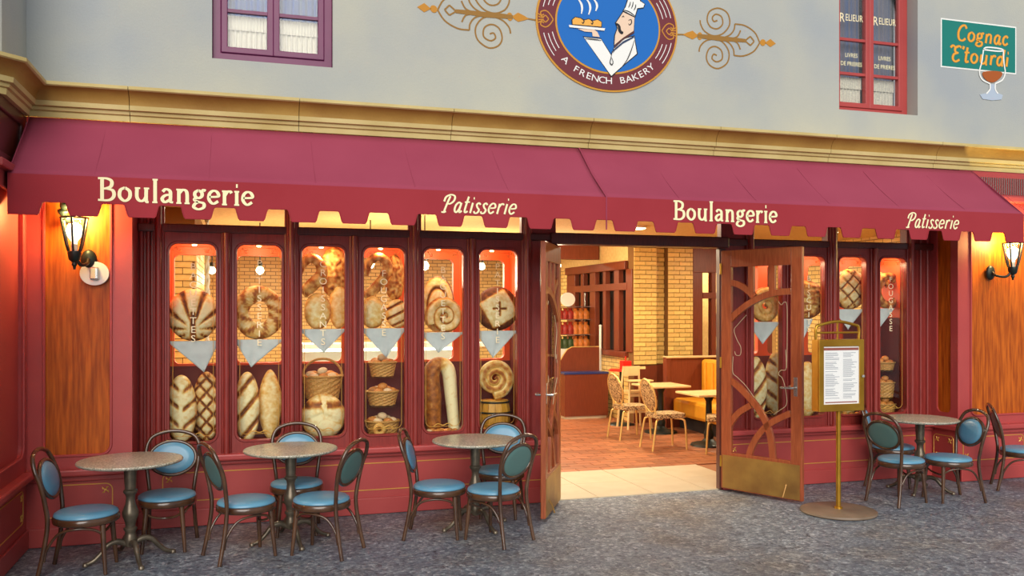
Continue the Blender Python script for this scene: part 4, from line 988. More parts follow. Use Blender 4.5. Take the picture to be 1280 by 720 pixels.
# ================================================================== BREADS IN THE WINDOWS
def sst(a, b, x): t = min(max((x - a) / (b - a), 0), 1); return t * t * (3 - 2 * t)
def p_leaf(x, z):
    a = math.atan2(x, z + .55); r = math.hypot(x, z + .55); gq = 1 - sst(.12, .62, abs(math.sin(a * 5.2 + PI / 2)))
    stem = 1 - sst(.05, .14, abs(x) + .1 * max(z, 0)); gq = max(gq * sst(.15, .5, r), stem if z < .1 else 0); return -.26 * gq, gq * .95 + .02
def p_lattice(x, z):
    q = min(abs(math.sin((x + z * 2.2) * 3.4)), abs(math.sin((x - z * 2.2) * 3.4))); gq = 1 - sst(.12, .55, q); return -.24 * gq, gq * .9 + .08
def p_grid(x, z):
    q = min(abs(math.sin((x + z) * 4.6)), abs(math.sin((x - z) * 4.6))); gq = 1 - sst(.08, .36, q); return -.18 * gq, gq * .85 + .14
def p_chev(x, z):
    q = abs(math.sin((z - .35 * abs(x - .1)) * 6.2)); gq = (1 - sst(.12, .6, q)) * sst(.06, .25, abs(x)); return -.26 * gq, gq * .9 + .04
def p_twist(x, z):
    q = abs(math.sin((z - .42 * x) * 4.6)); gq = 1 - sst(.12, .6, q); return -.42 * gq, gq * .85 + .04
def p_plain(x, z): return .03 * mnoise.noise(Vector((x * 3, z * 3, 1))), .18 + .3 * max(0, x * .6 - z * .2)
def p_star(x, z):
    r = math.hypot(x, z); a = math.atan2(z + .05, x); q = min(abs(math.sin(a * 1.5 + .5)), 1); gq = (1 - sst(.0, .1, q)) * sst(0, .1, r); top = sst(.0, .15, z - .15 + .4 * abs(x + .1)); return -.05 * gq + .1 * top, .05 + gq * .25 + .75 * sst(.1, .3, z - .2) * (1 - sst(.55, .8, z)) * (1 if abs(x) > .12 else 0)
def p_cross(x, z):
    d = max(abs(x * .85 + z * .5), abs(z * .85 - x * .5)); fl = 1 - sst(.62, .7, d); q = min(abs(x), abs(z)); sl = (1 - sst(.02, .07, q)) * (1 - sst(.3, .36, max(abs(x), abs(z)))); return .08 * fl - .15 * sl, (1 - fl) * .85 + sl * .8 + .08
def p_rough(x, z): n_ = mnoise.noise(Vector((x * 4, z * 7, 3))); return .14 * n_, .5 + .5 * n_
def p_swirl(x, z):
    r = math.hypot(x, z); a = math.atan2(z, x); q = (r * 2.2 - a / (2 * PI)) % 1; gq = 1 - sst(.0, .24, min(q, 1 - q)); return -.3 * gq, gq * .8 + .1
PAT = dict(leaf=p_leaf, lattice=p_lattice, grid=p_grid, chev=p_chev, twist=p_twist, plain=p_plain, star=p_star, cross=p_cross, rough=p_rough, swirl=p_swirl)
def finish_bread(name, v, f, cr, label, group=None, base=None):
    zmin = min(p[2] for p in v); cx = sum(p[0] for p in v) / len(v); cy = sum(p[1] for p in v) / len(v)
    dz = (base - zmin) if base is not None else 0
    me = bpy.data.meshes.new(name); me.from_pydata([(p[0] - cx, p[1] - cy, p[2] - zmin) for p in v], [], f)
    a = me.attributes.new('crust', 'FLOAT', 'POINT'); a.data.foreach_set('value', cr)
    bm = bmesh.new(); bm.from_mesh(me); bmesh.ops.recalc_face_normals(bm, faces=bm.faces); bm.to_mesh(me); bm.free()
    me.polygons.foreach_set('use_smooth', [True] * len(me.polygons)); me.materials.append(M_['bread'])
    o = bpy.data.objects.new(name, me); COL.objects.link(o); o.location = (cx, cy, zmin + dz); tag(o, label, 'bread', group); return o
def loaf(px0, py0, px1, py1, pat, label, base, y=.2, dep=.1, sup=2.0, name='loaf'):
    x0, z1 = PY(px0, py0, y); x1, z0 = PY(px1, py1, y); xc, zc = (x0 + x1) / 2, (z0 + z1) / 2; rx, rz = (x1 - x0) / 2, (z1 - z0) / 2
    z0 = base; rz = (z1 - z0) / 2; zc = (z0 + z1) / 2
    NR, NT = 20, 60; fn = PAT[pat]; v = [(xc, yb, zc) for yb in ()]; cr = []; f = []
    for side, dd in ((1, dep), (-1, dep * .5)):
        o = len(v); h0, c0 = fn(0, 0); v.append((xc, y - side * dd * (1 + (h0 if side > 0 else 0)), zc)); cr.append(c0)
        for i in range(1, NR + 1):
            r = i / NR
            for k in range(NT):
                a = 2 * PI * k / NT; ca, sa = math.cos(a), math.sin(a)
                s_ = (abs(ca) ** sup + abs(sa) ** sup) ** (-1 / sup); xn, zn = r * s_ * ca, r * s_ * sa
                hh, c = fn(xn, zn) if side > 0 else (0, .3)
                pr_ = math.sqrt(max(0, 1 - r ** 2.6)); v.append((xc + rx * xn, y - side * dd * (pr_ + hh * min(1, (1 - r) * 6)), zc + rz * zn)); cr.append(c + .25 * r ** 6)
        f += [(o, o + 1 + k, o + 1 + (k + 1) % NT) for k in range(NT)]
        for i in range(NR - 1):
            for k in range(NT):
                a_, b_ = o + 1 + i * NT + k, o + 1 + i * NT + (k + 1) % NT; f.append((a_, b_, b_ + NT, a_ + NT))
    return finish_bread(name, v, f, cr, label, base=base)
def tubeloaf(path, rad, label, base, crust=lambda i, k, n: .3, name='loaf', n=14, flat=1.0, closed=False):
    m = MB(); P = crom(path, 8, closed); rr = rad if not isinstance(rad, (list, tuple)) else [rad[min(int(i / (len(P) - 1) * (len(rad) - 1)), len(rad) - 2)] + (rad[min(int(i / (len(P) - 1) * (len(rad) - 1)) + 1, len(rad) - 1)] - rad[min(int(i / (len(P) - 1) * (len(rad) - 1)), len(rad) - 2)]) * ((i / (len(P) - 1) * (len(rad) - 1)) % 1) for i in range(len(P))]
    m.tube(P, rr, n, closed, flat); cr = [crust(i // n, i % n, len(P)) for i in range(len(m.v))]
    return finish_bread(name, m.v, m.f, cr, label, base=base)
FL = .66
def at(px, py, y): x, z = PY(px, py, y); return (x, y, z)
pk = lambda a, b: (lambda i, k, n: a + b * math.sin(i * .9) * .5)
# window 1
loaf(209, 361, 274, 429, 'leaf', 'round loaf scored like a leaf on the shelf of the first window', SH[0], dep=.11)
loaf(207, 469, 246, 560, 'chev', 'tall pale loaf with leaf cuts, lower left in the first window', FL, y=.18, dep=.07)
loaf(240, 465, 277, 558, 'lattice', 'tall lattice-scored loaf, lower right in the first window', FL, y=.36, dep=.08)
# window 2: wreath
x0, z0 = PY(324, 390, .2); tubeloaf([(x0 + .15 * math.cos(a), .2, z0 + .17 * math.sin(a)) for a in [2 * PI * k / 12 for k in range(12)]], [.075, .066, .08, .064, .078, .07, .075], 'large ring-shaped bread wreath on the shelf of the second window', SH[1], lambda i, k, n: .25 + .4 * (math.sin(i * .5 + k) > .3), name='bread_wreath', closed=True)
loaf(293, 465, 325, 556, 'twist', 'thick twisted loaf, lower left in the second window', FL, y=.17, dep=.075)
loaf(322, 462, 353, 556, 'plain', 'smooth pointed pale loaf, lower right in the second window', FL, y=.3, dep=.07, sup=1.7)
# window 3
tubeloaf([at(378, 366, .2), at(390, 356, .2), at(402, 342, .2), at(399, 328, .2), at(388, 322, .2), at(378, 330, .2), at(372, 346, .2)], [.05, .06, .055, .045, .045, .04, .03], 'curled horn of bread, upper left in the third window', PY(380, 372, .2)[1], pk(.45, .3), name='curled_bread')
loaf(399, 308, 436, 372, 'rough', 'rough golden loaf at the top right of the third window', PY(415, 372, .36)[1], y=.36, dep=.07)
loaf(380, 366, 414, 412, 'plain', 'pear-shaped pale loaf on the shelf of the third window', SH[2], y=.17, dep=.07)
loaf(411, 356, 436, 412, 'plain', 'upright greyish loaf on the shelf of the third window', SH[2], y=.33, dep=.06)
loaf(376, 493, 432, 558, 'star', 'big round loaf with a flour-dusted star top, bottom of the third window', FL, y=.2, dep=.1)
# window 4
tubeloaf([at(456, 372, .22), at(470, 360, .22), at(482, 344, .22), at(484, 330, .22), at(474, 322, .22), at(462, 328, .22), at(456, 345, .22)], [.045, .05, .05, .045, .04, .04, .035], 'looped bread, upper left in the fourth window', PY(460, 376, .22)[1], pk(.5, .3), name='curled_bread')
loaf(480, 318, 506, 376, 'rough', 'tall crusty loaf at the top right of the fourth window', PY(490, 376, .37)[1], y=.37, dep=.06)
loaf(450, 370, 482, 412, 'plain', 'pale round loaf on the shelf of the fourth window', SH[3], y=.17, dep=.08)
loaf(482, 374, 511, 412, 'twist', 'brown folded loaf on the right of the shelf in the fourth window', SH[3], y=.33, dep=.07)
# window 5
loaf(526, 345, 568, 416, 'swirl', 'big pale swirled loaf, upper part of the fifth window', SH[4], y=.36, dep=.09)
sp = []
x0, z0 = PY(556, 402, .2)
for k in range(23): a = -k * .62; r = .165 - .15 * k / 22; sp.append((x0 + r * math.cos(a + 3.6) * .95, .2 - .03 * k / 22, z0 + r * math.sin(a + 3.6)))
tubeloaf(sp, [.05, .045, .04, .035, .03, .025], 'snail-shaped coiled bread on the shelf of the fifth window', SH[4], lambda i, k, n: .2 + .4 * ((k % 14) in (3, 4, 5, 10, 11)), name='coiled_bread')
tubeloaf([at(542, 545, .22), at(540, 500, .22), at(539, 470, .22), at(548, 458, .22), at(560, 466, .22), at(564, 500, .22), at(568, 542, .22)], [.085, .11, .1, .085, .085, .075, .065], 'tall bent loaf folded over like a horseshoe, bottom of the fifth window', FL, lambda i, k, n: .75 - .8 * sst(.42, .7, i / n), name='bent_loaf', flat=.8)
# window 6
loaf(594, 358, 648, 429, 'cross', 'dark-crusted loaf with a square floury top slit in a cross, sixth window', SH[5], dep=.1)
sp = []; x0, z0 = PY(618, 474, .24)
for k in range(26): a = k * .6; r = .165 - .145 * k / 25; sp.append((x0 + r * math.cos(a - 1.6), .24 - .02 * k / 25, z0 + r * math.sin(a - 1.6)))
bz = PY(618, 500, .24)[1]
tubeloaf(sp, [.048, .045, .04, .034, .028, .02], 'coiled round bread standing on the barrel in the sixth window', bz, lambda i, k, n: .2 + .35 * ((k % 14) in (3, 4, 10, 11)) + .2 * i / n, name='coiled_bread')
# windows 7-10
sp = []; x0, z0 = PY(957, 388, .2)
for k in range(24): a = k * .62; r = .18 - .15 * k / 23; sp.append((x0 + r * math.cos(a), .2, z0 + r * .95 * math.sin(a)))
tubeloaf(sp, [.055, .05, .042, .036, .03], 'coiled bread seen through the glass of the open right door', SH[6], lambda i, k, n: .35 + .35 * ((k % 14) in (3, 4, 10)), name='coiled_bread')
loaf(932, 446, 958, 532, 'twist', 'slashed tall loaf, lower left in the window behind the open right door', FL, y=.18, dep=.07)
loaf(955, 440, 984, 532, 'chev', 'tall floury loaf, lower right in the window behind the open right door', FL, y=.32, dep=.07)
loaf(985, 350, 1030, 418, 'rough', 'large crusty round loaf in the second window right of the doorway', SH[7], dep=.1)
loaf(994, 452, 1024, 528, 'plain', 'tall pale loaf, bottom of the second window right of the doorway', FL, y=.25, dep=.07)
loaf(1039, 336, 1083, 389, 'grid', 'oval loaf scored in a diamond grid, third window right of the doorway', SH[8], dep=.1)
loaf(1040, 440, 1078, 520, 'plain', 'tall loaf behind the menu stand, third window right of the doorway', FL, y=.25, dep=.08)
tubeloaf([at(1100 + 14 * math.cos(a) + 10, 375 + 18 * math.sin(a), .22) for a in [2 * PI * k / 10 for k in range(10)]], [.05, .045, .05, .042, .05], 'dark ring bread on the shelf of the rightmost shop window', SH[9], pk(.6, .3), name='bread_ring', closed=True)
loaf(1090, 339, 1106, 362, 'plain', 'small bread knob at the top of the rightmost shop window, left one', PY(1100, 362, .34)[1], y=.34, dep=.05)
loaf(1104, 341, 1122, 362, 'rough', 'small pointed bread at the top of the rightmost shop window, right one', PY(1100, 362, .34)[1], y=.34, dep=.05)
# napkins
apex = [(255, 465), (314, 459), (405, 441), (483, 447), (548, 441), (616, 447), (953, 430), (1004, 424), (1060, 412), (1098, 412)]
for i in range(10):
    x0, x1 = WX[i] - .02, WX[i] + WW[i] + .02; zs = SH[i] + .003; axx, azz = PY(*apex[i], .035)
    if i in (7, 9): x1 = WX[i] + WW[i] * .72
    m = MB(); n = 16
    for j in range(9):
        q = j / 8
        for k in range(n + 1):
            u = k / n; xl, xr = x0 + (axx - x0) * q, x1 + (axx - x1) * q
            m.v.append((xl + (xr - xl) * u, .034 - .006 * math.sin(u * 9 + i) * q, zs + (azz - zs) * q))
    o = len(m.v)
    for k in range(n + 1): m.v.append((x0 + (x1 - x0) * k / n, .1, zs))
    for j in range(8):
        for k in range(n): a = j * (n + 1) + k; m.f.append((a, a + 1, a + n + 2, a + n + 1))
    for k in range(n): m.f.append((k, k + 1, o + k + 1, o + k))
    nk = ob('napkin', m, M_['linen'], smooth=True); sm = nk.modifiers.new('thick', 'SOLIDIFY'); sm.thickness = .003; sm.offset = 0
    tag(nk, 'white cloth corner hanging from the shelf of the %s shop window %s of the doorway' % (ordn[i], 'left' if i < 6 else 'right'), 'napkin', 'white cloths on the shop window shelves')
# baskets with rolls
def roll_mesh(name, m):
    b = MB(); b.lathe([(.001, -.8)] + [(math.cos(a), math.sin(a) * .8) for a in [R(-60 + 15 * k) for k in range(10)]] + [(.001, .8)], 12); me = b.mesh(name, True); me.materials.append(m); return me
RM = [roll_mesh('roll', M_['roll']), roll_mesh('pale_roll', M_['rollp'])]
random.seed(11)
def roll(x, y, z, r, label, group, pale=False):
    o = bpy.data.objects.new('bread_roll', RM[1 if pale else 0]); COL.objects.link(o); o.location = (x, y, z); o.scale = (r, r * .9, r * .9); o.rotation_euler = (random.uniform(-.3, .3), random.uniform(-.3, .3), 0); tag(o, label, 'bread roll', group); return o
RP = ['far right', 'back right', 'back', 'back left', 'far left', 'front left', 'front', 'front right']
OR = ['first', 'second', 'third', 'fourth', 'fifth', 'sixth', 'seventh']
def basket(px, py_rim, py_bot, w, where, nr, y=.24, pale=.4, base=None):
    x, zr = PY(px, py_rim, y); zb = PY(px, py_bot, y)[1] if base is None else base
    t = thing('wicker_basket', 'golden wicker basket of rolls, ' + where, 'basket', (x, y, zb)); r1, r0 = w / 2, w / 2 * .78; sy = .72
    m = MB(); n, rows = 40, 9; H = zr - zb
    for j in range(rows + 1):
        for k in range(n):
            a = 2 * PI * k / n; r = r0 + (r1 - r0) * j / rows + (.004 if (k // 2 + j) % 2 else -.004); m.v.append((x + r * math.cos(a), y + r * sy * math.sin(a), zb + H * j / rows))
    for j in range(rows):
        for k in range(n): m.f.append((j * n + k, j * n + (k + 1) % n, (j + 1) * n + (k + 1) % n, (j + 1) * n + k))
    m.f.append(tuple(range(n))[::-1]); ob('basket_body', m, M_['wicker'], t)
    ob('rim', MB().tube([(x + r1 * math.cos(2 * PI * k / 28), y + r1 * sy * math.sin(2 * PI * k / 28), zr) for k in range(28)], .011, 8, True), M_['wicker'], t, smooth=True)
    for k in range(nr):
        a = 2 * PI * k / max(nr - 1, 1); rr = r1 * .58 if k < nr - 1 else 0
        roll(x + rr * math.cos(a), y + rr * sy * math.sin(a), zr + .0 + (.045 if k == nr - 1 else .012 * (math.sin(a) > 0)), min(.048, r1 * .36), 'roll in basket, ' + where + ', ' + (RP[k * 8 // max(nr - 1, 1)] if k < nr - 1 else 'topmost'), 'rolls in the basket, ' + where, random.random() < pale)
    return t
bk3 = basket(403, 470, 498, .37, 'lower part of the third window', 9, y=.3)
x0, z0 = PY(403, 470, .3); ob('basket_handle', MB().tube([(x0 + .18 * math.cos(PI * k / 16), .3, z0 + .16 * math.sin(PI * k / 16)) for k in range(17)], .011, 8), M_['wicker'], bk3, smooth=True)
gs = []
for i, zs in ((3, (470, 506)), (9, (462, 496))):
    for q, py in enumerate(zs):
        px = 478 if i == 3 else 1112; z = PY(px, py, .25)[1]
        o = ob('glass_shelf', MB().box((WX[i] - .06, .06, z - .008), (WX[i] + WW[i] + .06, .48, z)), M_['glass'])
        tag(o, '%s lower glass shelf of baskets in the %s' % (('upper', 'lower')[q], 'fourth window left of the doorway' if i == 3 else 'rightmost shop window'), 'shelf'); gs.append(z)
basket(478, 453, 0, .26, 'top tier of the fourth window', 6, y=.25, base=gs[0])
basket(478, 489, 0, .3, 'middle tier of the fourth window', 7, y=.25, base=gs[1])
basket(478, 526, 0, .32, 'bottom of the fourth window', 7, y=.25, base=FL)
basket(1106, 453, 0, .24, 'top tier of the rightmost shop window', 5, y=.25, base=gs[2], pale=0)
basket(1106, 478, 0, .24, 'middle tier of the rightmost shop window', 6, y=.25, base=gs[3], pale=0)
basket(1106, 505, 0, .26, 'bottom of the rightmost shop window', 6, y=.25, base=FL, pale=0)
x0, z0 = PY(474, 523, .1)
tubeloaf([(x0 + .038 * math.cos(2 * PI * k / 10), .075, z0 + .04 * math.sin(2 * PI * k / 10)) for k in range(10)], .022, 'small yellow ring bun leaning on the bottom basket of the fourth window', FL + .02, lambda i, k, n: .45, name='ring_bun', n=10, closed=True)
for k in range(7):
    x, z = PY(535 + k * 5.5, 541, .12); roll(x, .09 + .05 * (k % 2), FL + .036, .038, OR[k] + ' roll from the left at the foot of the bent loaf, fifth window', 'rolls at the foot of the bent loaf', k in (0,))
for k in range(6):
    x, z = PY(598 + k * 7.5, 537, .12); roll(x, .09 + .04 * (k % 2), FL + .032, .034, OR[k] + ' small roll from the left at the foot of the barrel', 'rolls at the foot of the barrel', k % 2 == 0)
for k in range(5):
    x, z = PY(1046 + k * 8, 512, .12); roll(x, .09, FL + .036, .038, OR[k] + ' small golden roll from the left in the window behind the menu stand', 'rolls in the window behind the menu stand')
# barrel
x0, zt_ = PY(618, 499, .26); zt_ = bz - .001
bl = thing('small_barrel', 'small pale wooden barrel with dark hoops in the sixth window', 'barrel', (x0, .26, FL)); H = zt_ - FL
def brad(q): return .135 + .022 * math.sin(PI * q)
for k in range(14):
    a0, a1 = 2 * PI * k / 14 + .012, 2 * PI * (k + 1) / 14 - .012; m = MB()
    for q in range(7):
        z = FL + H * q / 6
        for a in (a0, a1):
            for dr in (0, -.012): m.v.append((x0 + (brad(q / 6) + dr) * math.cos(a), .26 + (brad(q / 6) + dr) * math.sin(a), z))
    for q in range(6):
        b = q * 4; m.f += [(b, b + 2, b + 6, b + 4), (b + 1, b + 5, b + 7, b + 3), (b, b + 4, b + 5, b + 1), (b + 2, b + 3, b + 7, b + 6)]
    m.f += [(0, 1, 3, 2), (24, 26, 27, 25)]; ob('stave', m, M_['barrelw'], bl)
for q in (.08, .62, .95): ob('hoop', MB().tube([(x0 + (brad(q) + .002) * math.cos(2 * PI * k / 28), .26 + (brad(q) + .002) * math.sin(2 * PI * k / 28), FL + H * q) for k in range(28)], .009, 6, True, 1.6), M_['black'], bl, smooth=True)
ob('barrel_head', MB().lathe([(.12, H - .012), (.12, H)], 24, (x0, .26, FL)), M_['barrelw'], bl)

# ================================================================== SHOP INTERIOR
# counter
cx0, cx1, cyf = 5.11, 5.89, 5.74
ct = thing('service_counter', 'reddish wood counter with a blue top inside the doorway', 'counter', ((cx0 + cx1) / 2, cyf + .5, 0))
ob('body', MB().box((cx0, cyf, .05), (cx1, cyf + 1.0, .75)), M_['counter'], ct)
ob('plinth', MB().box((cx0 + .02, cyf + .02, .0), (cx1 - .02, cyf + .98, .05)), M_['tan'], ct)
ob('countertop', MB().box((cx0 - .01, cyf - .01, .75), (cx1 + .01, cyf + .3, .785)), M_['bluetop'], ct, bev=.006)
gx0, gx1 = PX(692, cyf + .35), PX(748, cyf + .35); gz1 = PY(720, 434, cyf + .35)[1]
ob('end_panel', MB().plate([[(gx0, .78), (gx1, .78), (gx1, gz1), (gx0 + .32, gz1), (gx0 + .24, gz1 - .04), (gx0 + .18, gz1 - .12)]], cyf + .31, cyf + .35), M_['counter'], ct)
ob('edge_trim', MB().tube([(gx0, cyf + .33, .78), (gx0 + .18, cyf + .33, gz1 - .12), (gx0 + .24, cyf + .33, gz1 - .04), (gx0 + .32, cyf + .33, gz1), (gx1, cyf + .33, gz1)], .014, 6), M_['goldleg'], ct, smooth=True)
wp = thing('white_pole', 'thin white post standing behind the wood counter', 'post', (PX(748.5, 6.15), 6.15, .0))
ob('pole', MB().lathe([(.022, 0), (.022, PY(748, 408, 6.15)[1])], 12, (PX(750.5, 6.15), 6.15, 0)), M_['white'], wp, smooth=True)
ob('pole_cap', MB().lathe([(.028, 0), (.028, .02), (.005, .03)], 12, (PX(750.5, 6.15), 6.15, PY(748, 408, 6.15)[1])), M_['white'], wp, smooth=True)
# goods rack behind the counter
rx0, rx1, ry = PX(698, 6.78), PX(741, 6.78), 6.78
rk = thing('goods_rack', 'wire goods rack stacked with packets behind the wood counter', 'rack', ((rx0 + rx1) / 2, ry + .15, 0))
ob('cabinet', MB().box((rx0, ry, 0), (rx1, ry + .4, PY(720, 436, 6.78)[1])), M_['white'], rk)
lev = [PY(720, p, ry)[1] for p in (436, 418, 399, 383)]
for z in lev[1:]: ob('wire_shelf', MB().box((rx0, ry, z - .012), (rx1, ry + .36, z)), M_['steel'], rk)
for x in (rx0 + .012, rx1 - .012): ob('upright', MB().tube([(x, ry + .35, 1.0), (x, ry + .35, lev[3] + .25)], .012, 8), M_['steel'], rk, smooth=True)
cols = [('dark green', (60, 84, 40)), ('deep red', (176, 44, 30)), ('orange', (226, 130, 50)), ('pale cream', (240, 224, 190))]
pm = [mat('packet_' + c[0].replace(' ', '_'), c[1], rough=.5, scale=20, c2=tuple(int(q * .7) for q in c[1])) for c in cols]
bag = []
for j in range(4):
    m = MB(); m.lathe([(.001, 0), (.075, .002), (.085, .05), (.07, .1), (.03, .125), (.045, .15)], 10, sy=.7); me = m.mesh('packet', True); me.materials.append(pm[j]); bag.append(me)
for lv in range(3):
    npk = 6
    for k in range(npk):
        j = (0 if k < 3 else 2) if lv == 0 else 2 if (lv == 2 and k == 3) else ((1 if k < 3 else 2) if lv < 3 else 3)
        o = bpy.data.objects.new('packet', bag[j]); COL.objects.link(o); o.location = (rx0 + .08 + k * (rx1 - rx0 - .16) / (npk - 1), ry + .14, lev[lv]); o.scale = (1, 1, min(1.5, (lev[lv + 1] - lev[lv] - .03) / .15))
        tag(o, '%s packet, %s from the left on the %s of the goods rack' % (cols[j][0], OR[k], ('cabinet top', 'bottom shelf', 'middle shelf')[lv]), 'packet', '%s packets on the goods rack, %s' % (cols[j][0], ('cabinet top', 'bottom shelf', 'middle shelf')[lv]))
pl = ob('serving_plate', MB().plate([ell(rx0 + .22, lev[3] + .125, .14, .125, 28)], ry + .1, ry + .115), M_['white']); tag(pl, 'round white plate standing on top of the goods rack', 'plate')
# deli case glimpsed through the windows
dc = thing('deli_case', 'long lit deli case seen through the left shop windows', 'display case', (2.0, 5.2, 0))
ob('base', MB().box((.7, 4.8, 0), (3.5, 5.6, .8)), M_['counter'], dc)
ob('deck', MB().box((.7, 4.8, .8), (3.5, 5.6, .84)), M_['white'], dc)
ob('canopy', MB().box((.7, 4.85, 1.28), (3.5, 5.6, 1.34)), M_['white'], dc)
ob('front_glass', MB().box((.7, 4.8, .84), (3.5, 4.806, 1.3)), M_['glass'], dc)
ob('back_panel', MB().box((.7, 5.58, .84), (3.5, 5.6, 1.28)), M_['white'], dc)
ob('lamp_tube', MB().tube([(.8, 4.95, 1.25), (3.4, 4.95, 1.25)], .02, 8), emit('tube_lamp', (236, 255, 236), 5), dc, smooth=True)
# rope pole
rp_ = thing('rope_pole', 'white twisted pole beside the brick pier, seen through the first window', 'post', (-.44, 3.5, 0)); m = MB()
for s in (0, PI): m.tube([(-.44 + .016 * math.cos(k * .5 + s), 3.5 + .016 * math.sin(k * .5 + s), k * .025) for k in range(120)], .018, 6)
ob('rope', m, M_['linen'], rp_, smooth=True)
# red bistro table + caddy, high chair
qx, qy = PG(777, 462, .88)
rt_ = thing('bistro_table', 'small red-topped high table by the brick pier inside', 'table', (qx, qy, 0))
ob('table_top', MB().lathe([(.01, .86), (.2, .86), (.2, .885), (.01, .885)], 28, (qx, qy, 0)), M_['redpl'], rt_); ob('column', MB().lathe([(.22, 0), (.2, .02), (.035, .04), (.035, .86)], 20, (qx, qy, 0)), M_['black'], rt_, smooth=True)
nc = thing('napkin_holder', 'red napkin holder on the small red-topped high table', 'napkin holder', (qx + .06, qy, .885))
ob('box', MB().box((qx - .01, qy - .06, .885), (qx + .15, qy + .06, 1.02)), M_['redpl'], nc, bev=.01); ob('handle', MB().tube([(qx + .07, qy, 1.02), (qx + .07, qy, 1.09)], .01, 6), M_['redpl'], nc)
hx, hy = PX(793, 4.5), 4.5
hc = thing('high_chair', 'wooden child high chair in front of the brick pier', 'high chair', (hx, hy, 0))
for s in (-1, 1):
    for q in (0, 1): ob('leg', MB().tube([(hx + s * .2, hy - .2 + q * .4, 0), (hx + s * .13, hy - .12 + q * .24, .95 if q else .75)], .018, 8), M_['laminate'], hc, smooth=True)
for z, e in ((.25, .18), (.5, .16), (.92, .13)): ob('rung', MB().box((hx - e, hy - e * .95, z), (hx + e, hy - e * .95 + .02, z + .04)), M_['laminate'], hc)
ob('seat', MB().box((hx - .15, hy - .15, .55), (hx + .15, hy + .14, .58)), M_['laminate'], hc); ob('back_rest', MB().box((hx - .14, hy + .12, .8), (hx + .14, hy + .14, .95)), M_['laminate'], hc)
ob('tray', MB().box((hx - .19, hy - .28, .74), (hx + .19, hy - .1, .76)), M_['laminate'], hc)
# dining tables
def dtable(px, py, label, rz=0):
    x, y = PG(px, py, .72); t = thing('dining_table', label, 'table', (x, y, 0), rz, 'square tables inside the shop'); L_ = dict(local=True)
    ob('table_top', MB().box((-.33, -.33, .69), (.33, .33, .72)), M_['laminate'], t, bev=.008, **L_)
    ob('column', MB().lathe([(.25, 0), (.24, .03), (.1, .06), (.06, .1), (.07, .16), (.045, .22), (.04, .6), (.07, .66), (.1, .69)], 20), M_['black'], t, smooth=True, **L_)
dtable(826, 480.5, 'square pale-topped table beside the booth, further inside'); dtable(886, 490.5, 'square pale-topped table in front of the mustard booth seat, nearer the door')
# interior chairs
def ichair(px, py, a, label):
    x, y = PG(px, py, .46); t = thing('dining_chair', label, 'chair', (x, y, 0), R(a), 'gold-legged chairs inside the shop'); L_ = dict(local=True, smooth=True)
    ob('seat', MB().plate([rrect(-.21, -.2, .22, .2, .06)], .42, .475, lambda u, v, d: (u, v, d)), M_['tweed'], t, local=True, bev=.012)
    m = MB(); n = 28
    for q, d in ((1, 0), (.96, .025), (.6, .04), (.001, .042), (.001, -.02), (.6, -.018), (.96, -.01)):
        for k in range(n): a_ = 2 * PI * k / n; m.v.append((-.24 - .05 * math.sin(a_) * q + d, .2 * q * math.cos(a_), .71 + .21 * q * math.sin(a_)))
    for i in range(7):
        for k in range(n): m.f.append((i * n + k, i * n + (k + 1) % n, ((i + 1) % 7) * n + (k + 1) % n, ((i + 1) % 7) * n + k))
    ob('backrest', m, M_['tweed'], t, **L_)
    ob('back_rim', MB().tube([(-.24 - .05 * math.sin(2 * PI * k / n), .205 * math.cos(2 * PI * k / n), .71 + .215 * math.sin(2 * PI * k / n)) for k in range(n)], .013, 8, True), M_['goldleg'], t, **L_)
    for s in (-1, 1):
        ob('front_leg', MB().tube(crom([(.08, s * .12, .41), (.17, s * .175, .4), (.2, s * .19, .33), (.22, s * .2, .0)]), .014, 8), M_['goldleg'], t, **L_)
        ob('rear_leg', MB().tube(crom([(-.1, s * .12, .41), (-.19, s * .165, .4), (-.22, s * .18, .32), (-.27, s * .19, .0)]), .014, 8), M_['goldleg'], t, **L_)
        ob('back_bracket', MB().tube([(-.19, s * .13, .42), (-.215, s * .13, .56)], .012, 6), M_['goldleg'], t, **L_)
ichair(831, 517, 0, 'gold-legged patterned chair nearest the doorway, facing the booth')
ichair(788, 507, 4, 'gold-legged patterned chair further inside, left of the pale table')
ichair(905, 521, 150, 'gold-legged patterned chair half hidden by the door post')
# booth
bt = thing('booth_seat', 'mustard upholstered booth bench with a wood end panel right of the doorway', 'bench', (6.7, 3.2, 0))
ob('seat_base', MB().box((6.5, 1.6, 0), (7.0, 4.34, .2)), M_['dark'], bt); ob('seat', MB().box((6.37, 1.6, .2), (6.95, 4.34, .47)), M_['mustard'], bt, bev=.05)
ob('seat_back', MB().box((6.86, 1.6, .47), (7.05, 4.34, 1.06)), M_['mustard'], bt, bev=.05)
for k in range(12): ob('channel', MB().tube([(6.855, 1.75 + k * .22, .5), (6.855, 1.75 + k * .22, 1.02)], .03, 8), M_['mustard'], bt, smooth=True)
ob('end_panel', MB().box((6.3, 4.35, 0), (7.3, 4.42, 1.08)), M_['counter'], bt, bev=.006); ob('end_post', MB().box((6.26, 4.33, 0), (6.34, 4.44, 1.1)), M_['counter'], bt, bev=.006)
ob('cap_rail', MB().box((6.26, 4.32, 1.08), (7.32, 4.45, 1.11)), M_['laminate'], bt, bev=.006)
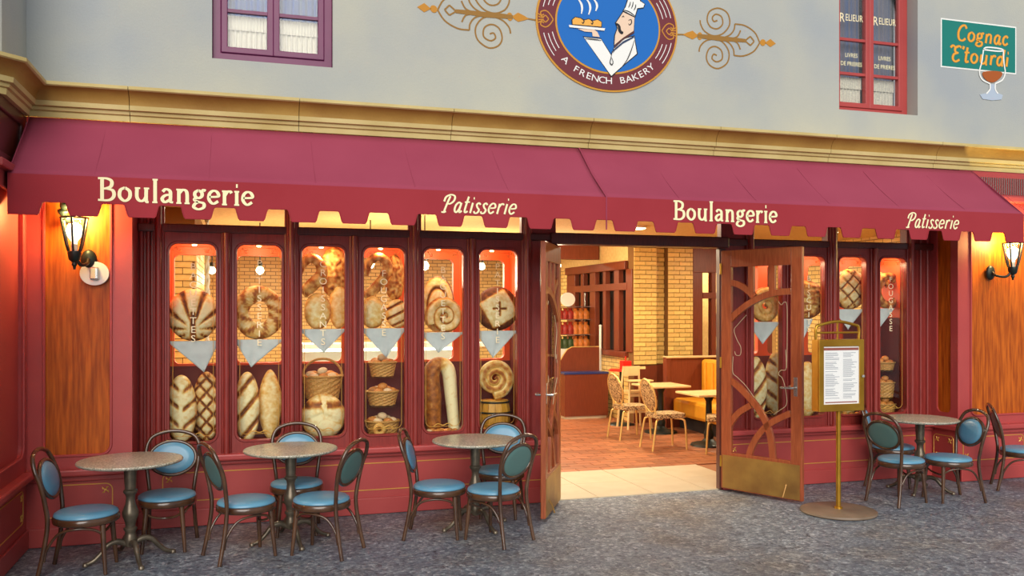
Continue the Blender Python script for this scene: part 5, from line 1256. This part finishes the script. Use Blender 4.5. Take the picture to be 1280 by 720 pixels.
# ceiling beam and pendants
ob('trim_beam', MB().box((4.2, 6.4, 2.72), (6.0, 6.6, 2.999)), M_['counter'], kind='structure', label='brown ceiling beam inside the doorway')
def pendant(px, py, y, label, e=26, sz=.055):
    x, z = PY(px, py, y); t = thing('pendant_lamp', label, 'lamp', (x, y, z))
    ob('cord', MB().tube([(x, y, z + .1), (x, y, 2.998)], .008, 6), M_['black'], t)
    ob('socket', MB().lathe([(.02, .05), (.035, .06), (.03, .11), (.012, .12)], 12, (x, y, z)), M_['black'], t, smooth=True)
    ob('bulb', MB().lathe([(.001, -sz), (sz * .7, -sz * .7), (sz, 0), (sz * .7, sz * .7), (.02, sz)], 14, (x, y, z)), M_['bulbw'], t, smooth=True)
    ld = bpy.data.lights.new('pendant', 'POINT'); ld.energy = e; ld.color = (1, .88, .64); ld.shadow_soft_size = .1
    lo = bpy.data.objects.new('pendant_light', ld); COL.objects.link(lo); lo.parent = t; lo.location = (0, 0, -.12)
E = 54
pendant(265, 338, 5.4, 'pendant bulb near the brick pier, seen through the first window', 14)
pendant(325, 338, 4.2, 'pendant bulb seen through the second window', 26)
pendant(463, 330, 3.4, 'pendant bulb behind the breads of the fourth window', E)
pendant(531, 332, 2.6, 'bright pendant bulb at the left of the fifth window', E)
pendant(602, 333, 4.6, 'pendant bulb seen through the sixth window', E)
pendant(697.5, 332, 5.2, 'pendant bulb at the top left of the doorway', E)
def ceil_lamp(x, y, e, label):
    t = thing('ceiling_lamp', label, 'lamp', (x, y, 3.0)); ob('housing', MB().lathe([(.16, -.03), (.17, -.001)], 24, (x, y, 3.0)), M_['white'], t, smooth=True)
    ob('diffuser', MB().lathe([(.01, -.045), (.14, -.04), (.155, -.03)], 24, (x, y, 3.0)), M_['bulbw'], t, smooth=True)
    ld = bpy.data.lights.new('ceiling', 'AREA'); ld.shape = 'DISK'; ld.size = .3; ld.energy = e; ld.color = (1, .88, .64)
    lo = bpy.data.objects.new('ceiling_light', ld); COL.objects.link(lo); lo.parent = t; lo.location = (0, 0, -.06)
ceil_lamp(4.0, 1.4, 34, 'round ceiling lamp just inside the doorway'); ceil_lamp(5.2, 3.2, 74, 'round ceiling lamp over the inner tables'); ceil_lamp(8.2, 3.0, 60, 'round ceiling lamp over the booth')
ceil_lamp(4.4, 7.6, 70, 'round ceiling lamp over the counter'); ceil_lamp(8.1, 5.75, 45, 'round ceiling lamp beyond the inner timber window'); ceil_lamp(.8, 6.8, 150, 'round ceiling lamp at the back left')
ceil_lamp(7.5, 8.2, 12, 'round ceiling lamp behind the lattice partition')
ceil_lamp(.1, 1.3, 42, 'added ceiling lamp brightening the bricks behind the first two shop windows'); ceil_lamp(1.9, 1.4, 42, 'added ceiling lamp brightening the room behind the fourth shop window')  # both lamps added to brighten the brick pier and display backs
